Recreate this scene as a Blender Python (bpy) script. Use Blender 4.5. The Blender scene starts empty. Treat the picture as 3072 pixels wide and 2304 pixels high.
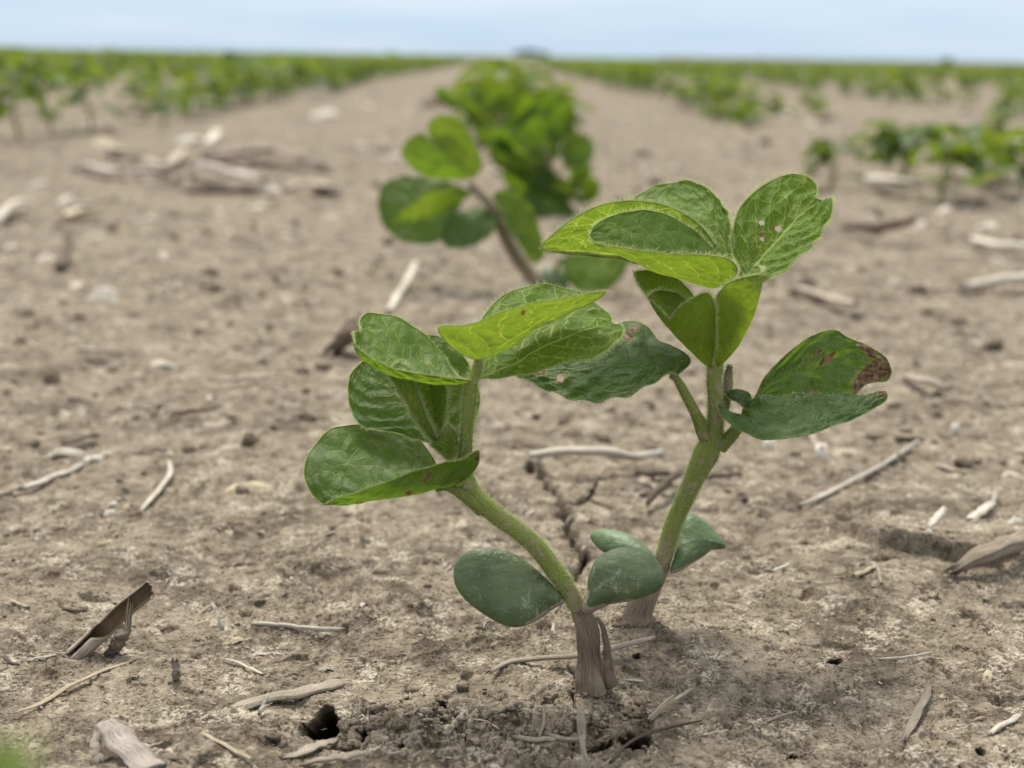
import bpy, math, random
import numpy as np
from mathutils import Vector

RND = random.Random(11)
NR = np.random.RandomState(5)
SC = bpy.context.scene
COL = SC.collection

# ------------------------------------------------------------------ camera
CAM_H = 0.12                      # a phone held 12 cm above the soil
FPX = 4617.0                      # focal length in photo pixels (about 52 mm equivalent)
TH = math.radians(12.03)          # pitch below the horizon
RHO = math.radians(0.95)          # slight roll
_f = np.array([0.0, math.cos(TH), -math.sin(TH)])
_u0 = np.array([0.0, math.sin(TH), math.cos(TH)])
_r0 = np.array([1.0, 0.0, 0.0])
CR = math.cos(RHO) * _r0 + math.sin(RHO) * _u0
CU = -math.sin(RHO) * _r0 + math.cos(RHO) * _u0
CF = _f
CO = np.array([0.0, 0.0, CAM_H])


def ray(px, py):
    return CF + (px - 1536.0) / FPX * CR - (py - 1152.0) / FPX * CU


def at(px, py, Y):
    """the point seen at a photo pixel, on the vertical plane Y metres ahead"""
    r = ray(px, py)
    return CO + r * (Y / r[1])


def cam_setup():
    cd = bpy.data.cameras.new('camera')
    cam = bpy.data.objects.new('camera', cd)
    COL.objects.link(cam)
    from mathutils import Matrix
    m = Matrix(((CR[0], CU[0], -CF[0], CO[0]), (CR[1], CU[1], -CF[1], CO[1]),
                (CR[2], CU[2], -CF[2], CO[2]), (0, 0, 0, 1)))
    cam.matrix_world = m
    cd.sensor_width = 36.0
    cd.lens = 36.0 * FPX / 3072.0
    cd.clip_start = 0.005
    cd.clip_end = 6000
    cd.dof.use_dof = True
    cd.dof.focus_distance = 0.300
    cd.dof.aperture_fstop = 18.0
    cd.dof.aperture_blades = 0
    SC.camera = cam


# ------------------------------------------------------------------ noise
_perm = NR.permutation(1024)
_perm = np.concatenate([_perm, _perm, _perm])
_ang = NR.rand(1024) * 2 * math.pi
_gx, _gy = np.cos(_ang).astype(np.float32), np.sin(_ang).astype(np.float32)


def perlin(x, y, seed=0):
    x = np.asarray(x, dtype=np.float64) + seed * 17.31
    y = np.asarray(y, dtype=np.float64) - seed * 9.77
    xi = np.floor(x); yi = np.floor(y)
    fx = (x - xi).astype(np.float32); fy = (y - yi).astype(np.float32)
    xi = xi.astype(np.int64) & 1023; yi = yi.astype(np.int64) & 1023
    u = fx * fx * fx * (fx * (fx * 6 - 15) + 10)
    v = fy * fy * fy * (fy * (fy * 6 - 15) + 10)
    x1 = (xi + 1) & 1023; y1 = (yi + 1) & 1023

    def g(a, b, dx, dy):
        h = _perm[_perm[a] + b]
        return _gx[h] * dx + _gy[h] * dy
    n00 = g(xi, yi, fx, fy); n10 = g(x1, yi, fx - 1, fy)
    n01 = g(xi, y1, fx, fy - 1); n11 = g(x1, y1, fx - 1, fy - 1)
    a = n00 + u * (n10 - n00); b = n01 + u * (n11 - n01)
    return (a + v * (b - a)) * 1.5


def smooth(x, a, b):
    t = np.clip((x - a) / (b - a), 0, 1)
    return t * t * (3 - 2 * t)


# ------------------------------------------------------------------ splines
def crom(pts, n, closed=False):
    """Catmull-Rom through pts, n samples evenly spread along its length"""
    p = np.asarray(pts, dtype=float)
    if closed:
        p = np.vstack([p[-1], p, p[0], p[1]])
    else:
        p = np.vstack([2 * p[0] - p[1], p, 2 * p[-1] - p[-2]])
    out = []
    K = 24
    t = np.linspace(0, 1, K, endpoint=False)[:, None]
    for i in range(1, len(p) - 2):
        p0, p1, p2, p3 = p[i - 1], p[i], p[i + 1], p[i + 2]
        # limited tangents keep uneven spacing from looping
        d1 = np.linalg.norm(p2 - p1) + 1e-12
        m1 = (p2 - p0) / (np.linalg.norm(p2 - p1) + np.linalg.norm(p1 - p0) + 1e-12) * d1
        m2 = (p3 - p1) / (np.linalg.norm(p3 - p2) + np.linalg.norm(p2 - p1) + 1e-12) * d1
        out.append((2 * t**3 - 3 * t**2 + 1) * p1 + (t**3 - 2 * t**2 + t) * m1
                   + (-2 * t**3 + 3 * t**2) * p2 + (t**3 - t**2) * m2)
    out.append(p[-2][None])
    c = np.vstack(out)
    s = np.concatenate([[0], np.cumsum(np.linalg.norm(np.diff(c, axis=0), axis=1))])
    q = np.linspace(0, s[-1], n + 1)[:-1] if closed else np.linspace(0, s[-1], n)
    return np.stack([np.interp(q, s, c[:, k]) for k in range(c.shape[1])], axis=1)


# ------------------------------------------------------------------ mesh collector
class MB:
    def __init__(self):
        self.v = []; self.f = []; self.n = 0

    def add(self, v, faces, mat=0, lp=None, dmg=None, flat=False):
        v = np.asarray(v, dtype=float).reshape(-1, 3)
        lp = np.zeros((len(v), 3)) if lp is None else np.asarray(lp, dtype=float)
        dmg = np.zeros(len(v)) if dmg is None else np.asarray(dmg, dtype=float)
        self.v.append((v, lp, dmg))
        for fa in (faces if isinstance(faces, list) else [faces]):
            fa = np.asarray(fa, dtype=np.int64)
            if fa.size:
                self.f.append((fa + self.n, mat, flat))
        self.n += len(v)
        return self

    def points(self):
        return np.vstack([a[0] for a in self.v])

    def mesh(self, name, mats, off=(0, 0, 0)):
        V = np.vstack([a[0] for a in self.v]) - np.asarray(off, dtype=float)
        LP = np.vstack([a[1] for a in self.v]); DM = np.concatenate([a[2] for a in self.v])
        me = bpy.data.meshes.new(name)
        me.vertices.add(len(V))
        me.vertices.foreach_set('co', V.astype(np.float32).ravel())
        loops = np.concatenate([f.ravel() for f, _, _ in self.f])
        tot = np.concatenate([np.full(len(f), f.shape[1], dtype=np.int32) for f, _, _ in self.f])
        mi = np.concatenate([np.full(len(f), m, dtype=np.int32) for f, m, _ in self.f])
        sm = np.concatenate([np.full(len(f), not fl, dtype=bool) for f, _, fl in self.f])
        st = np.concatenate([[0], np.cumsum(tot)[:-1]]).astype(np.int32)
        me.loops.add(len(loops))
        me.loops.foreach_set('vertex_index', loops.astype(np.int32))
        me.polygons.add(len(tot))
        me.polygons.foreach_set('loop_start', st)
        me.polygons.foreach_set('loop_total', tot)
        me.polygons.foreach_set('material_index', mi)
        me.polygons.foreach_set('use_smooth', sm)
        a = me.attributes.new('lp', 'FLOAT_VECTOR', 'POINT')
        a.data.foreach_set('vector', LP.astype(np.float32).ravel())
        a = me.attributes.new('dmg', 'FLOAT', 'POINT')
        a.data.foreach_set('value', DM.astype(np.float32))
        for m in mats:
            me.materials.append(m)
        me.update(calc_edges=True)
        me.validate()
        return me

    def build(self, name, mats, parent=None, off=None, loc=None):
        """one mesh object; its mesh is stored relative to the thing's base"""
        mats = mats if isinstance(mats, (list, tuple)) else [mats]
        if parent is not None:
            off = BASE[root_of(parent).name]
        elif off is None:
            p = self.points()
            off = np.array([p[:, 0].mean(), p[:, 1].mean(), p[:, 2].min()])
        o = bpy.data.objects.new(name, self.mesh(name, mats, off))
        COL.objects.link(o)
        if parent is not None:
            o.parent = parent
        else:
            o.location = off if loc is None else loc
            BASE[o.name] = np.asarray(off, dtype=float)
        return o


BASE = {}


def root_of(o):
    while o.parent:
        o = o.parent
    return o


def empty(name, loc):
    o = bpy.data.objects.new(name, None)
    o.empty_display_size = 0.005
    COL.objects.link(o)
    o.location = loc
    BASE[o.name] = np.asarray(loc, dtype=float)
    return o


def tag(o, label=None, cat=None, group=None, kind=None):
    if label: o['label'] = label
    if cat: o['category'] = cat
    if group: o['group'] = group
    if kind: o['kind'] = kind
    return o


def copy_tree(o, parent=None):
    c = o.copy(); COL.objects.link(c); c.parent = parent
    for ch in list(o.children):
        copy_tree(ch, c)
    return c


def grid_faces(n, m, wrap=False):
    """quads of an n x m vertex grid (row major), optionally closed across m"""
    i = np.arange(n - 1)[:, None]; j = np.arange(m if wrap else m - 1)[None]
    j2 = (j + 1) % m
    return np.stack([i * m + j, (i + 1) * m + j, (i + 1) * m + j2, i * m + j2], axis=-1).reshape(-1, 4)


def sweep(mb, path, secs, up, mat=0, lp=None, cap=True, flat=False):
    """closed cross-sections secs (n,k,2) carried along path (n,3)"""
    path = np.asarray(path, dtype=float); n = len(path); k = secs.shape[1]
    t = np.gradient(path, axis=0); t /= np.linalg.norm(t, axis=1)[:, None] + 1e-15
    up = np.broadcast_to(np.asarray(up, dtype=float), (n, 3))
    s = np.cross(t, up); s /= np.linalg.norm(s, axis=1)[:, None] + 1e-15
    nn = np.cross(s, t)
    v = path[:, None] + secs[..., :1] * s[:, None] + secs[..., 1:] * nn[:, None]
    if lp is None:
        u = np.linspace(0, 1, n)
        lp = np.stack(np.broadcast_arrays(u[:, None], np.linspace(0, 1, k)[None], np.zeros((1, 1))), -1).reshape(-1, 3)
    faces = [grid_faces(n, k, wrap=True)]
    V = v.reshape(-1, 3)
    if cap:
        V = np.vstack([V, path[0] + 0 * path[0], path[-1]])
        c0 = v[0].mean(0); c1 = v[-1].mean(0)
        V[-2] = c0; V[-1] = c1
        j = np.arange(k); j2 = (j + 1) % k
        faces.append(np.stack([np.full(k, n * k), j, j2], 1))
        faces.append(np.stack([np.full(k, n * k + 1), (n - 1) * k + j2, (n - 1) * k + j], 1))
        lp = np.vstack([lp, [0, 0, 0], [1, 0, 0]])
    mb.add(V, faces, mat, lp, flat=flat)
    return v, s, nn, t


def circ(r, k=12):
    a = np.linspace(0, 2 * math.pi, k, endpoint=False)
    return np.asarray(r)[:, None, None] * np.stack([np.cos(a), np.sin(a)], -1)[None]


def hairs(mb, pos, dirs, length, rad=2.5e-5, mat=2):
    """fine tapering hairs, one three-sided spike each"""
    pos = np.asarray(pos); n = len(pos)
    if n == 0:
        return
    d = dirs + NR.normal(0, .25, (n, 3)); d /= np.linalg.norm(d, axis=1)[:, None] + 1e-12
    L = length * NR.uniform(.5, 1.25, n)
    a = np.cross(d, NR.normal(0, 1, (n, 3))); a /= np.linalg.norm(a, axis=1)[:, None] + 1e-12
    b = np.cross(d, a)
    mid = pos + d * L[:, None] * .55
    bend = np.cross(d, b) * 0 + NR.normal(0, .10, (n, 3)) * L[:, None]
    tip = pos + d * L[:, None] + bend
    rings = []
    for c, r in ((pos, rad), (mid, rad * .75)):
        for k in range(3):
            an = k * 2 * math.pi / 3
            rings.append(c + r * (math.cos(an) * a + math.sin(an) * b))
    V = np.stack(rings + [tip], 1).reshape(-1, 3)
    o = np.arange(n)[:, None] * 7
    q = np.concatenate([o + np.array([[k, (k + 1) % 3, 3 + (k + 1) % 3, 3 + k]]) for k in range(3)])
    t = np.concatenate([o + np.array([[3 + k, 3 + (k + 1) % 3, 6]]) for k in range(3)])
    mb.add(V, [q, t], mat)
# ------------------------------------------------------------------ materials
class NT:
    """small helper to write node trees as expressions"""
    def __init__(self, name):
        self.m = bpy.data.materials.new(name); self.m.use_nodes = True
        self.t = self.m.node_tree; self.t.nodes.clear()
        self.out = self.t.nodes.new('ShaderNodeOutputMaterial')

    def n(self, typ, **kw):
        nd = self.t.nodes.new(typ)
        for k, v in kw.items():
            setattr(nd, k, v)
        return nd

    def put(self, sock, val):
        if isinstance(val, bpy.types.NodeSocket):
            self.t.links.new(val, sock)
        else:
            if sock.type == 'RGBA' and len(val) == 3:
                val = (*val, 1)
            sock.default_value = val

    def math(self, op, a, b=0.0, c=0.0, clamp=False):
        nd = self.n('ShaderNodeMath', operation=op, use_clamp=clamp)
        self.put(nd.inputs[0], a); self.put(nd.inputs[1], b); self.put(nd.inputs[2], c)
        return nd.outputs[0]

    def step(self, x, a, b):
        """smoothstep from a (0) to b (1); a may exceed b"""
        nd = self.n('ShaderNodeMapRange', interpolation_type='SMOOTHSTEP')
        self.put(nd.inputs['Value'], x)
        nd.inputs['From Min'].default_value = a; nd.inputs['From Max'].default_value = b
        if a > b:
            nd.inputs['From Min'].default_value = b; nd.inputs['From Max'].default_value = a
            nd.inputs['To Min'].default_value = 1; nd.inputs['To Max'].default_value = 0
        return nd.outputs[0]

    def mix(self, f, a, b):
        nd = self.n('ShaderNodeMix', data_type='RGBA')
        self.put(nd.inputs[0], f); self.put(nd.inputs[6], a); self.put(nd.inputs[7], b)
        return nd.outputs[2]

    def noise(self, vec, scale, detail=3, rough=.55, dist=0.0):
        nd = self.n('ShaderNodeTexNoise')
        self.put(nd.inputs['Vector'], vec)
        nd.inputs['Scale'].default_value = scale; nd.inputs['Detail'].default_value = detail
        nd.inputs['Roughness'].default_value = rough; nd.inputs['Distortion'].default_value = dist
        return nd.outputs[0]

    def vscale(self, vec, s):
        nd = self.n('ShaderNodeVectorMath', operation='MULTIPLY')
        self.put(nd.inputs[0], vec); nd.inputs[1].default_value = s
        return nd.outputs[0]

    def vadd(self, a, b):
        nd = self.n('ShaderNodeVectorMath', operation='ADD')
        self.put(nd.inputs[0], a); self.put(nd.inputs[1], b)
        return nd.outputs[0]

    def vor(self, vec, scale, feature='F1', dim='3D', rand=1.0):
        nd = self.n('ShaderNodeTexVoronoi', feature=feature, voronoi_dimensions=dim)
        self.put(nd.inputs['Vector'], vec); nd.inputs['Scale'].default_value = scale
        nd.inputs['Randomness'].default_value = rand
        return nd

    def bump(self, h, strength, dist, prev=None):
        nd = self.n('ShaderNodeBump')
        self.put(nd.inputs['Height'], h)
        nd.inputs['Strength'].default_value = strength; nd.inputs['Distance'].default_value = dist
        if prev is not None:
            self.put(nd.inputs['Normal'], prev)
        return nd.outputs[0]

    def attr(self, name):
        return self.n('ShaderNodeAttribute', attribute_name=name)

    def obj(self):
        return self.n('ShaderNodeTexCoord').outputs['Object']

    def pos(self):
        return self.n('ShaderNodeNewGeometry').outputs['Position']

    def principled(self, col, rough=.8, spec=.3, normal=None):
        nd = self.n('ShaderNodeBsdfPrincipled')
        self.put(nd.inputs['Base Color'], col)
        self.put(nd.inputs['Roughness'], rough)
        self.put(nd.inputs['Specular IOR Level'], spec)
        if normal is not None:
            self.put(nd.inputs['Normal'], normal)
        return nd

    def done(self, shader):
        self.t.links.new(shader, self.out.inputs['Surface'])
        return self.m


def leaf_mat(name, c1, c2, tr, vein, vtr, vs=.5, rough=.45, spec=.35, dust=.0, puck=1.0, trw=.45, netw=.5, yel=0.0):
    """a leaf blade: pale vein network, puckered between the veins, light shines through it"""
    t = NT(name)
    lp = t.attr('lp').outputs['Vector']
    sep = t.n('ShaderNodeSeparateXYZ'); t.put(sep.inputs[0], lp)
    ob = t.obj()
    wob = t.noise(t.vscale(lp, (3.0, 2.0, 5.0)), 2.2, 2)
    wobc = t.math('SUBTRACT', wob, .5)
    av = t.math('ABSOLUTE', sep.outputs[1])
    midv = t.step(av, .034, .010)
    side = t.math('SIGN', sep.outputs[1])
    s = t.math('SUBTRACT', sep.outputs[0], t.math('MULTIPLY', t.math('POWER', av, 1.25), .30))
    s = t.math('ADD', s, t.math('MULTIPLY', wobc, .16))
    s = t.math('ADD', t.math('MULTIPLY', s, 6.5), t.math('MULTIPLY', side, .21))
    fr = t.math('ABSOLUTE', t.math('SUBTRACT', t.math('FRACT', s), .5))
    secv = t.math('MULTIPLY', t.step(fr, .060, .012), t.step(av, 1.02, .72))
    lps = t.vadd(t.vscale(lp, (1.5, .62, 3.0)), t.vscale(t.n('ShaderNodeTexNoise').outputs[1], (.0, .0, .0)))
    v1 = t.vor(lps, 6.5, 'DISTANCE_TO_EDGE').outputs['Distance']
    v2 = t.vor(lps, 17.0, 'DISTANCE_TO_EDGE').outputs['Distance']
    ter = t.math('MAXIMUM', t.step(v1, .036, .010), t.math('MULTIPLY', t.step(v2, .07, .015), .40))
    ter = t.math('MULTIPLY', ter, netw * .8)
    ven = t.math('MAXIMUM', midv, t.math('MAXIMUM', t.math('MULTIPLY', secv, .85), ter))
    blot = t.noise(ob, 230, 3)
    blot2 = t.noise(ob, 900, 2)
    base = t.mix(t.step(blot, .35, .68), c1, c2)
    base = t.mix(t.math('MULTIPLY', t.step(blot2, .55, .75), .35), base, tuple(min(1, c * 1.5) for c in c2))
    if yel:
        base = t.mix(t.math('MULTIPLY', t.step(t.noise(ob, 420, 3), .55, .72), yel), base, (.20, .24, .03))
    col = t.mix(t.math('MULTIPLY', ven, vs), base, vein)
    trc = t.mix(t.math('MULTIPLY', ven, min(1, vs * 1.1)), t.mix(t.step(blot, .3, .7), tr, tuple(c * .75 for c in tr)), vtr)
    dm = t.attr('dmg').outputs['Fac']
    dn = t.noise(ob, 1100, 3)
    dmf = t.step(t.math('ADD', dm, t.math('MULTIPLY', t.math('SUBTRACT', dn, .5), 1.1)), .45, .60)
    halo = t.step(t.math('ADD', dm, t.math('MULTIPLY', t.math('SUBTRACT', dn, .5), .5)), .12, .45)
    col = t.mix(t.math('MULTIPLY', halo, .8), col, (.22, .23, .035))
    brown = t.mix(t.step(dn, .42, .6), (.105, .060, .034), (.29, .185, .105))
    col = t.mix(dmf, col, brown)
    trc = t.mix(dmf, trc, (.08, .03, .01))
    if dust:
        dd = t.math('MULTIPLY', t.step(t.noise(ob, 2600, 2), .66, .74), dust)
        d2 = t.math('MULTIPLY', t.step(t.noise(ob, 300, 3), .45, .8), dust * .35)
        col = t.mix(t.math('MAXIMUM', dd, d2), col, (.46, .42, .33))
    h = t.math('ADD', t.math('MULTIPLY', ven, -.55), t.math('MULTIPLY', t.step(v1, 0, .35), .6))
    h = t.math('ADD', h, t.math('MULTIPLY', t.step(fr, 0, .5), .5))
    h = t.math('ADD', h, t.math('MULTIPLY', blot2, .35))
    nrm = t.bump(h, .55 * puck, .00045)
    nrm = t.bump(t.noise(ob, 4200, 2), .25, .00012, nrm)
    P = t.principled(col, t.math('ADD', rough, t.math('MULTIPLY', blot2, .18)), spec, nrm)
    T = t.n('ShaderNodeBsdfTranslucent'); t.put(T.inputs['Color'], trc); t.put(T.inputs['Normal'], nrm)
    mx = t.n('ShaderNodeMixShader'); t.put(mx.inputs[0], trw)
    t.t.links.new(P.outputs[0], mx.inputs[1]); t.t.links.new(T.outputs[0], mx.inputs[2])
    return t.done(mx.outputs[0])


def plain_mat(name, c1, c2, scale=400, rough=.7, spec=.25, tr=None, trw=.3, bump=.3, bd=.0002):
    t = NT(name); ob = t.obj()
    a = t.noise(ob, scale, 4)
    col = t.mix(t.step(a, .3, .7), c1, c2)
    nrm = t.bump(t.noise(ob, scale * 4, 3), bump, bd)
    P = t.principled(col, rough, spec, nrm)
    if tr is None:
        return t.done(P.outputs[0])
    T = t.n('ShaderNodeBsdfTranslucent'); t.put(T.inputs['Color'], tr)
    mx = t.n('ShaderNodeMixShader'); mx.inputs[0].default_value = trw
    t.t.links.new(P.outputs[0], mx.inputs[1]); t.t.links.new(T.outputs[0], mx.inputs[2])
    return t.done(mx.outputs[0])


def stem_mat(name, c1, c2, soil, amount, foot=.28):
    """green hairy stem with soil stuck to it in patches"""
    t = NT(name); ob = t.obj()
    streak = t.noise(t.vscale(t.attr('lp').outputs['Vector'], (3, 26, 1)), 1.4, 3)
    col = t.mix(t.step(streak, .3, .7), c1, c2)
    pz = t.noise(ob, 330, 5, .65)
    sp = t.noise(ob, 2300, 3)
    sx = t.n('ShaderNodeSeparateXYZ'); t.put(sx.inputs[0], t.attr('lp').outputs['Vector'])
    pz = t.math('ADD', pz, t.math('MULTIPLY', t.step(sx.outputs[0], .22, .0), foot))
    sm = t.step(t.math('ADD', pz, t.math('MULTIPLY', t.math('SUBTRACT', sp, .5), .35)), .66 - amount * .3, .72 - amount * .26)
    col = t.mix(t.math('MULTIPLY', sm, .85), col, soil)
    nrm = t.bump(t.math('ADD', t.math('MULTIPLY', sm, .6), t.noise(ob, 3000, 3)), .6, .0003)
    P = t.principled(col, .65, .25, nrm)
    T = t.n('ShaderNodeBsdfTranslucent'); t.put(T.inputs['Color'], tuple(min(1, c * 1.6) for c in c2))
    mx = t.n('ShaderNodeMixShader'); mx.inputs[0].default_value = .15
    t.t.links.new(P.outputs[0], mx.inputs[1]); t.t.links.new(T.outputs[0], mx.inputs[2])
    return t.done(mx.outputs[0])


def cot_mat(name, c1, c2, c3):
    """thick waxy seed leaf: dull blue-green bloom, fine dust specks, soil clinging to the rim"""
    t = NT(name); ob = t.obj()
    lp = t.attr('lp').outputs['Vector']
    sep = t.n('ShaderNodeSeparateXYZ'); t.put(sep.inputs[0], lp)
    a = t.noise(ob, 120, 3)
    col = t.mix(t.step(a, .35, .65), c1, c2)
    cl = t.noise(t.vscale(ob, (1, 1, 2.4)), 260, 4, .6)
    col = t.mix(t.math('MULTIPLY', t.step(cl, .48, .75), .5), col, c3)
    # specks
    sv = t.vor(ob, 2300).outputs['Distance']
    keep = t.noise(ob, 520, 4, .7)
    den = t.noise(ob, 150, 2)
    sk = t.math('MULTIPLY', t.step(sv, .30, .16), t.step(t.math('ADD', keep, t.math('MULTIPLY', t.math('SUBTRACT', den, .5), .7)), .58, .66))
    col = t.mix(t.math('MULTIPLY', sk, .65), col, (.50, .47, .38))
    sm = t.step(t.math('ADD', t.noise(t.vscale(ob, (1, 1, .6)), 650, 5, .75), t.math('MULTIPLY', t.math('SUBTRACT', den, .5), .6)), .60, .74)
    col = t.mix(t.math('MULTIPLY', sm, .45), col, (.36, .33, .24))
    # soil crust where dmg attribute is high
    dm = t.attr('dmg').outputs['Fac']
    dn = t.noise(ob, 900, 5, .7)
    so = t.step(t.math('ADD', dm, t.math('MULTIPLY', t.math('SUBTRACT', dn, .5), 1.1)), .50, .62)
    col = t.mix(so, col, t.mix(dn, (.13, .10, .075), (.36, .30, .22)))
    nrm = t.bump(t.noise(t.vscale(ob, (1, 1, 1.8)), 420, 4, .6), .45, .0008)
    nrm = t.bump(t.math('ADD', t.math('MULTIPLY', so, .8), t.math('ADD', t.math('MULTIPLY', sk, .4), t.math('MULTIPLY', t.noise(ob, 3000, 2), .25))), .6, .0003, nrm)
    P = t.principled(col, t.math('ADD', .50, t.math('MULTIPLY', so, .45)), .35, nrm)
    P.inputs['Subsurface Weight'].default_value = .12
    P.inputs['Subsurface Radius'].default_value = (.3, 1.0, .15)
    P.inputs['Subsurface Scale'].default_value = .0012
    return t.done(P.outputs[0])


def straw_mat(name, c1, c2, c3, grain=1.0):
    """dry stalk: lengthwise fibres, grey weathering, dark specks of mould"""
    t = NT(name); ob = t.obj(); lp = t.attr('lp').outputs['Vector']
    fib = t.noise(t.vscale(lp, (2.2, 44, 7)), 1.6, 5, .7)
    w = t.noise(ob, 160, 4, .6)
    col = t.mix(t.step(fib, .34, .62), tuple(c * .74 for c in c1), c2)
    col = t.mix(t.math('MULTIPLY', t.step(w, .42, .68), .7), col, c3)
    spk = t.step(t.noise(ob, 1500, 3), .66, .72)
    col = t.mix(t.math('MULTIPLY', spk, .8), col, (.05, .04, .03))
    inf = t.n('ShaderNodeObjectInfo')
    val = t.math('ADD', .88, t.math('MULTIPLY', inf.outputs['Random'], .3))
    hsv = t.n('ShaderNodeHueSaturation'); t.put(hsv.inputs['Value'], val); t.put(hsv.inputs['Color'], col)
    nrm = t.bump(t.math('ADD', fib, t.math('MULTIPLY', t.noise(ob, 2600, 3), .6)), .9 * grain, .0006)
    return t.done(t.principled(hsv.outputs[0], .8, .25, nrm).outputs[0])


def soil_mat():
    t = NT('soil_crust'); p = t.pos()
    big = t.noise(p, 9, 4, .6)
    med = t.noise(p, 48, 6, .66)
    fin = t.noise(t.vscale(p, (1, .8, 1)), 270, 4, .68)
    grit = t.noise(p, 1050, 2, .6)
    g3 = t.noise(t.vadd(p, (3.1, 1.7, 0)), 1500, 2, .6)
    col = t.mix(t.step(med, .38, .60), (.080, .064, .045), (.205, .168, .122))
    col = t.mix(t.math('MULTIPLY', t.step(big, .38, .62), .55), col, (.228, .187, .136))
    col = t.mix(t.math('MULTIPLY', t.step(fin, .50, .66), .5), col, (.335, .281, .207))
    col = t.mix(t.math('MULTIPLY', t.step(fin, .46, .32), .70), col, (.078, .060, .039))
    # pale crust of fine silt, broken into grains
    wp = t.noise(p, 85, 6, .72)
    pat = t.step(wp, .47, .66)
    g2 = t.step(t.math('ADD', grit, t.math('MULTIPLY', t.math('SUBTRACT', wp, .5), 1.0)), .54, .64)
    col = t.mix(t.math('MULTIPLY', g2, t.math('ADD', .14, t.math('MULTIPLY', pat, .56))), col, (.50, .438, .342))
    dk = t.step(t.math('ADD', g3, t.math('MULTIPLY', t.math('SUBTRACT', fin, .5), .8)), .44, .34)
    col = t.mix(t.math('MULTIPLY', dk, .75), col, (.052, .040, .026))
    h = t.math('ADD', t.math('MULTIPLY', fin, 1.0), t.math('MULTIPLY', grit, .40))
    nrm = t.bump(h, .8, .0015)
    nrm = t.bump(g3, .7, .0006, nrm)
    return t.done(t.principled(col, .95, .10, nrm).outputs[0])


M = {}
# upper, older leaves: dark and slightly bluish
M['leaf_dark'] = leaf_mat('dark_leaf', (.042, .086, .012), (.080, .142, .022), (.15, .26, .012), (.19, .25, .08), (.34, .44, .05), vs=.36, dust=.40, netw=.40, rough=.46, spec=.32, puck=1.4)
M['leaf_mid'] = leaf_mat('mid_leaf', (.062, .122, .014), (.114, .192, .024), (.22, .36, .012), (.26, .34, .10), (.48, .60, .07), vs=.45, netw=.55, yel=.2, rough=.48, spec=.30, puck=1.4)
M['leaf_vein'] = leaf_mat('veined_leaf', (.050, .105, .010), (.104, .178, .018), (.21, .34, .008), (.38, .48, .14), (.60, .74, .14), vs=.68, netw=.80, yel=.40, rough=.55, spec=.22, puck=1.3)
M['leaf_young'] = leaf_mat('young_leaf', (.056, .118, .014), (.090, .160, .020), (.195, .280, .020), (.25, .32, .09), (.46, .56, .06), vs=.5, netw=.5, rough=.55, spec=.2, trw=.5, puck=1.2)
M['leaf_lit'] = leaf_mat('backlit_leaf', (.060, .120, .012), (.100, .165, .018), (.195, .290, .018), (.36, .44, .12), (.58, .68, .12), vs=.6, netw=.8, yel=.3, rough=.55, spec=.2, trw=.52)
M['leaf_rough'] = leaf_mat('puckered_leaf', (.036, .082, .018), (.074, .138, .032), (.12, .23, .012), (.22, .28, .13), (.28, .38, .05), vs=.42, dust=.5, puck=2.2, netw=.6, rough=.46, spec=.32)
M['leaf_bud'] = leaf_mat('bud_leaf', (.120, .190, .018), (.165, .235, .028), (.28, .38, .015), (.28, .34, .09), (.5, .58, .07), vs=.4, netw=.4, rough=.55, spec=.2, trw=.45, puck=1.2)
M['leaf_scorched'] = leaf_mat('scorched_leaf', (.034, .078, .018), (.075, .132, .030), (.15, .27, .012), (.24, .30, .13), (.34, .42, .06), vs=.42, dust=.45, puck=2.2, netw=.6, rough=.46, spec=.32, yel=.5)
M['stalk_brown'] = straw_mat('brown_stalk', (.15, .115, .082), (.33, .27, .20), (.20, .16, .115))
M['leaf_far'] = leaf_mat('field_leaf', (.052, .092, .022), (.085, .132, .030), (.17, .25, .020), (.2, .3, .08), (.4, .5, .05), vs=.25, netw=.2)
M['leaf_far_dark'] = leaf_mat('field_leaf_dark', (.030, .080, .028), (.052, .125, .042), (.10, .22, .015), (.2, .28, .1), (.3, .4, .05), vs=.25, netw=.2)
M['leaf_far_light'] = leaf_mat('field_leaf_light', (.085, .135, .022), (.12, .168, .028), (.24, .32, .020), (.3, .4, .08), (.5, .6, .05), vs=.25, netw=.2)
M['margin'] = plain_mat('leaf_margin', (.20, .28, .045), (.33, .40, .11), 700, .6, .3, (.5, .6, .15), .35)
M['margin_dark'] = plain_mat('leaf_margin_dull', (.10, .15, .04), (.18, .22, .08), 700, .6, .3, (.3, .4, .1), .3)
M['hair'] = plain_mat('plant_hair', (.56, .60, .32), (.70, .72, .44), 900, .5, .3, (.8, .85, .45), .5, bump=0)
M['stem'] = stem_mat('hairy_stem', (.145, .18, .034), (.26, .295, .078), (.33, .27, .18), .42)
M['stem_fresh'] = stem_mat('fresh_stem', (.14, .18, .030), (.235, .275, .065), (.30, .24, .17), .12, 0)
M['stalk'] = stem_mat('leaf_stalk', (.125, .160, .030), (.225, .260, .062), (.32, .26, .17), .35, 0)
M['stem_low'] = stem_mat('dusty_stem', (.12, .115, .05), (.19, .17, .08), (.29, .225, .16), 1.0)
M['bark'] = straw_mat('root_bark', (.135, .088, .058), (.30, .235, .165), (.30, .24, .17))
M['cot'] = cot_mat('seed_leaf', (.050, .077, .027), (.092, .126, .048), (.165, .195, .115))
M['cot_pale'] = cot_mat('pale_seed_leaf', (.066, .110, .040), (.108, .160, .066), (.20, .255, .15))
M['straw'] = straw_mat('dry_straw', (.46, .37, .23), (.66, .56, .39), (.48, .40, .28))
M['straw_grey'] = straw_mat('weathered_stalk', (.30, .245, .18), (.54, .46, .355), (.36, .30, .225))
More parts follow.
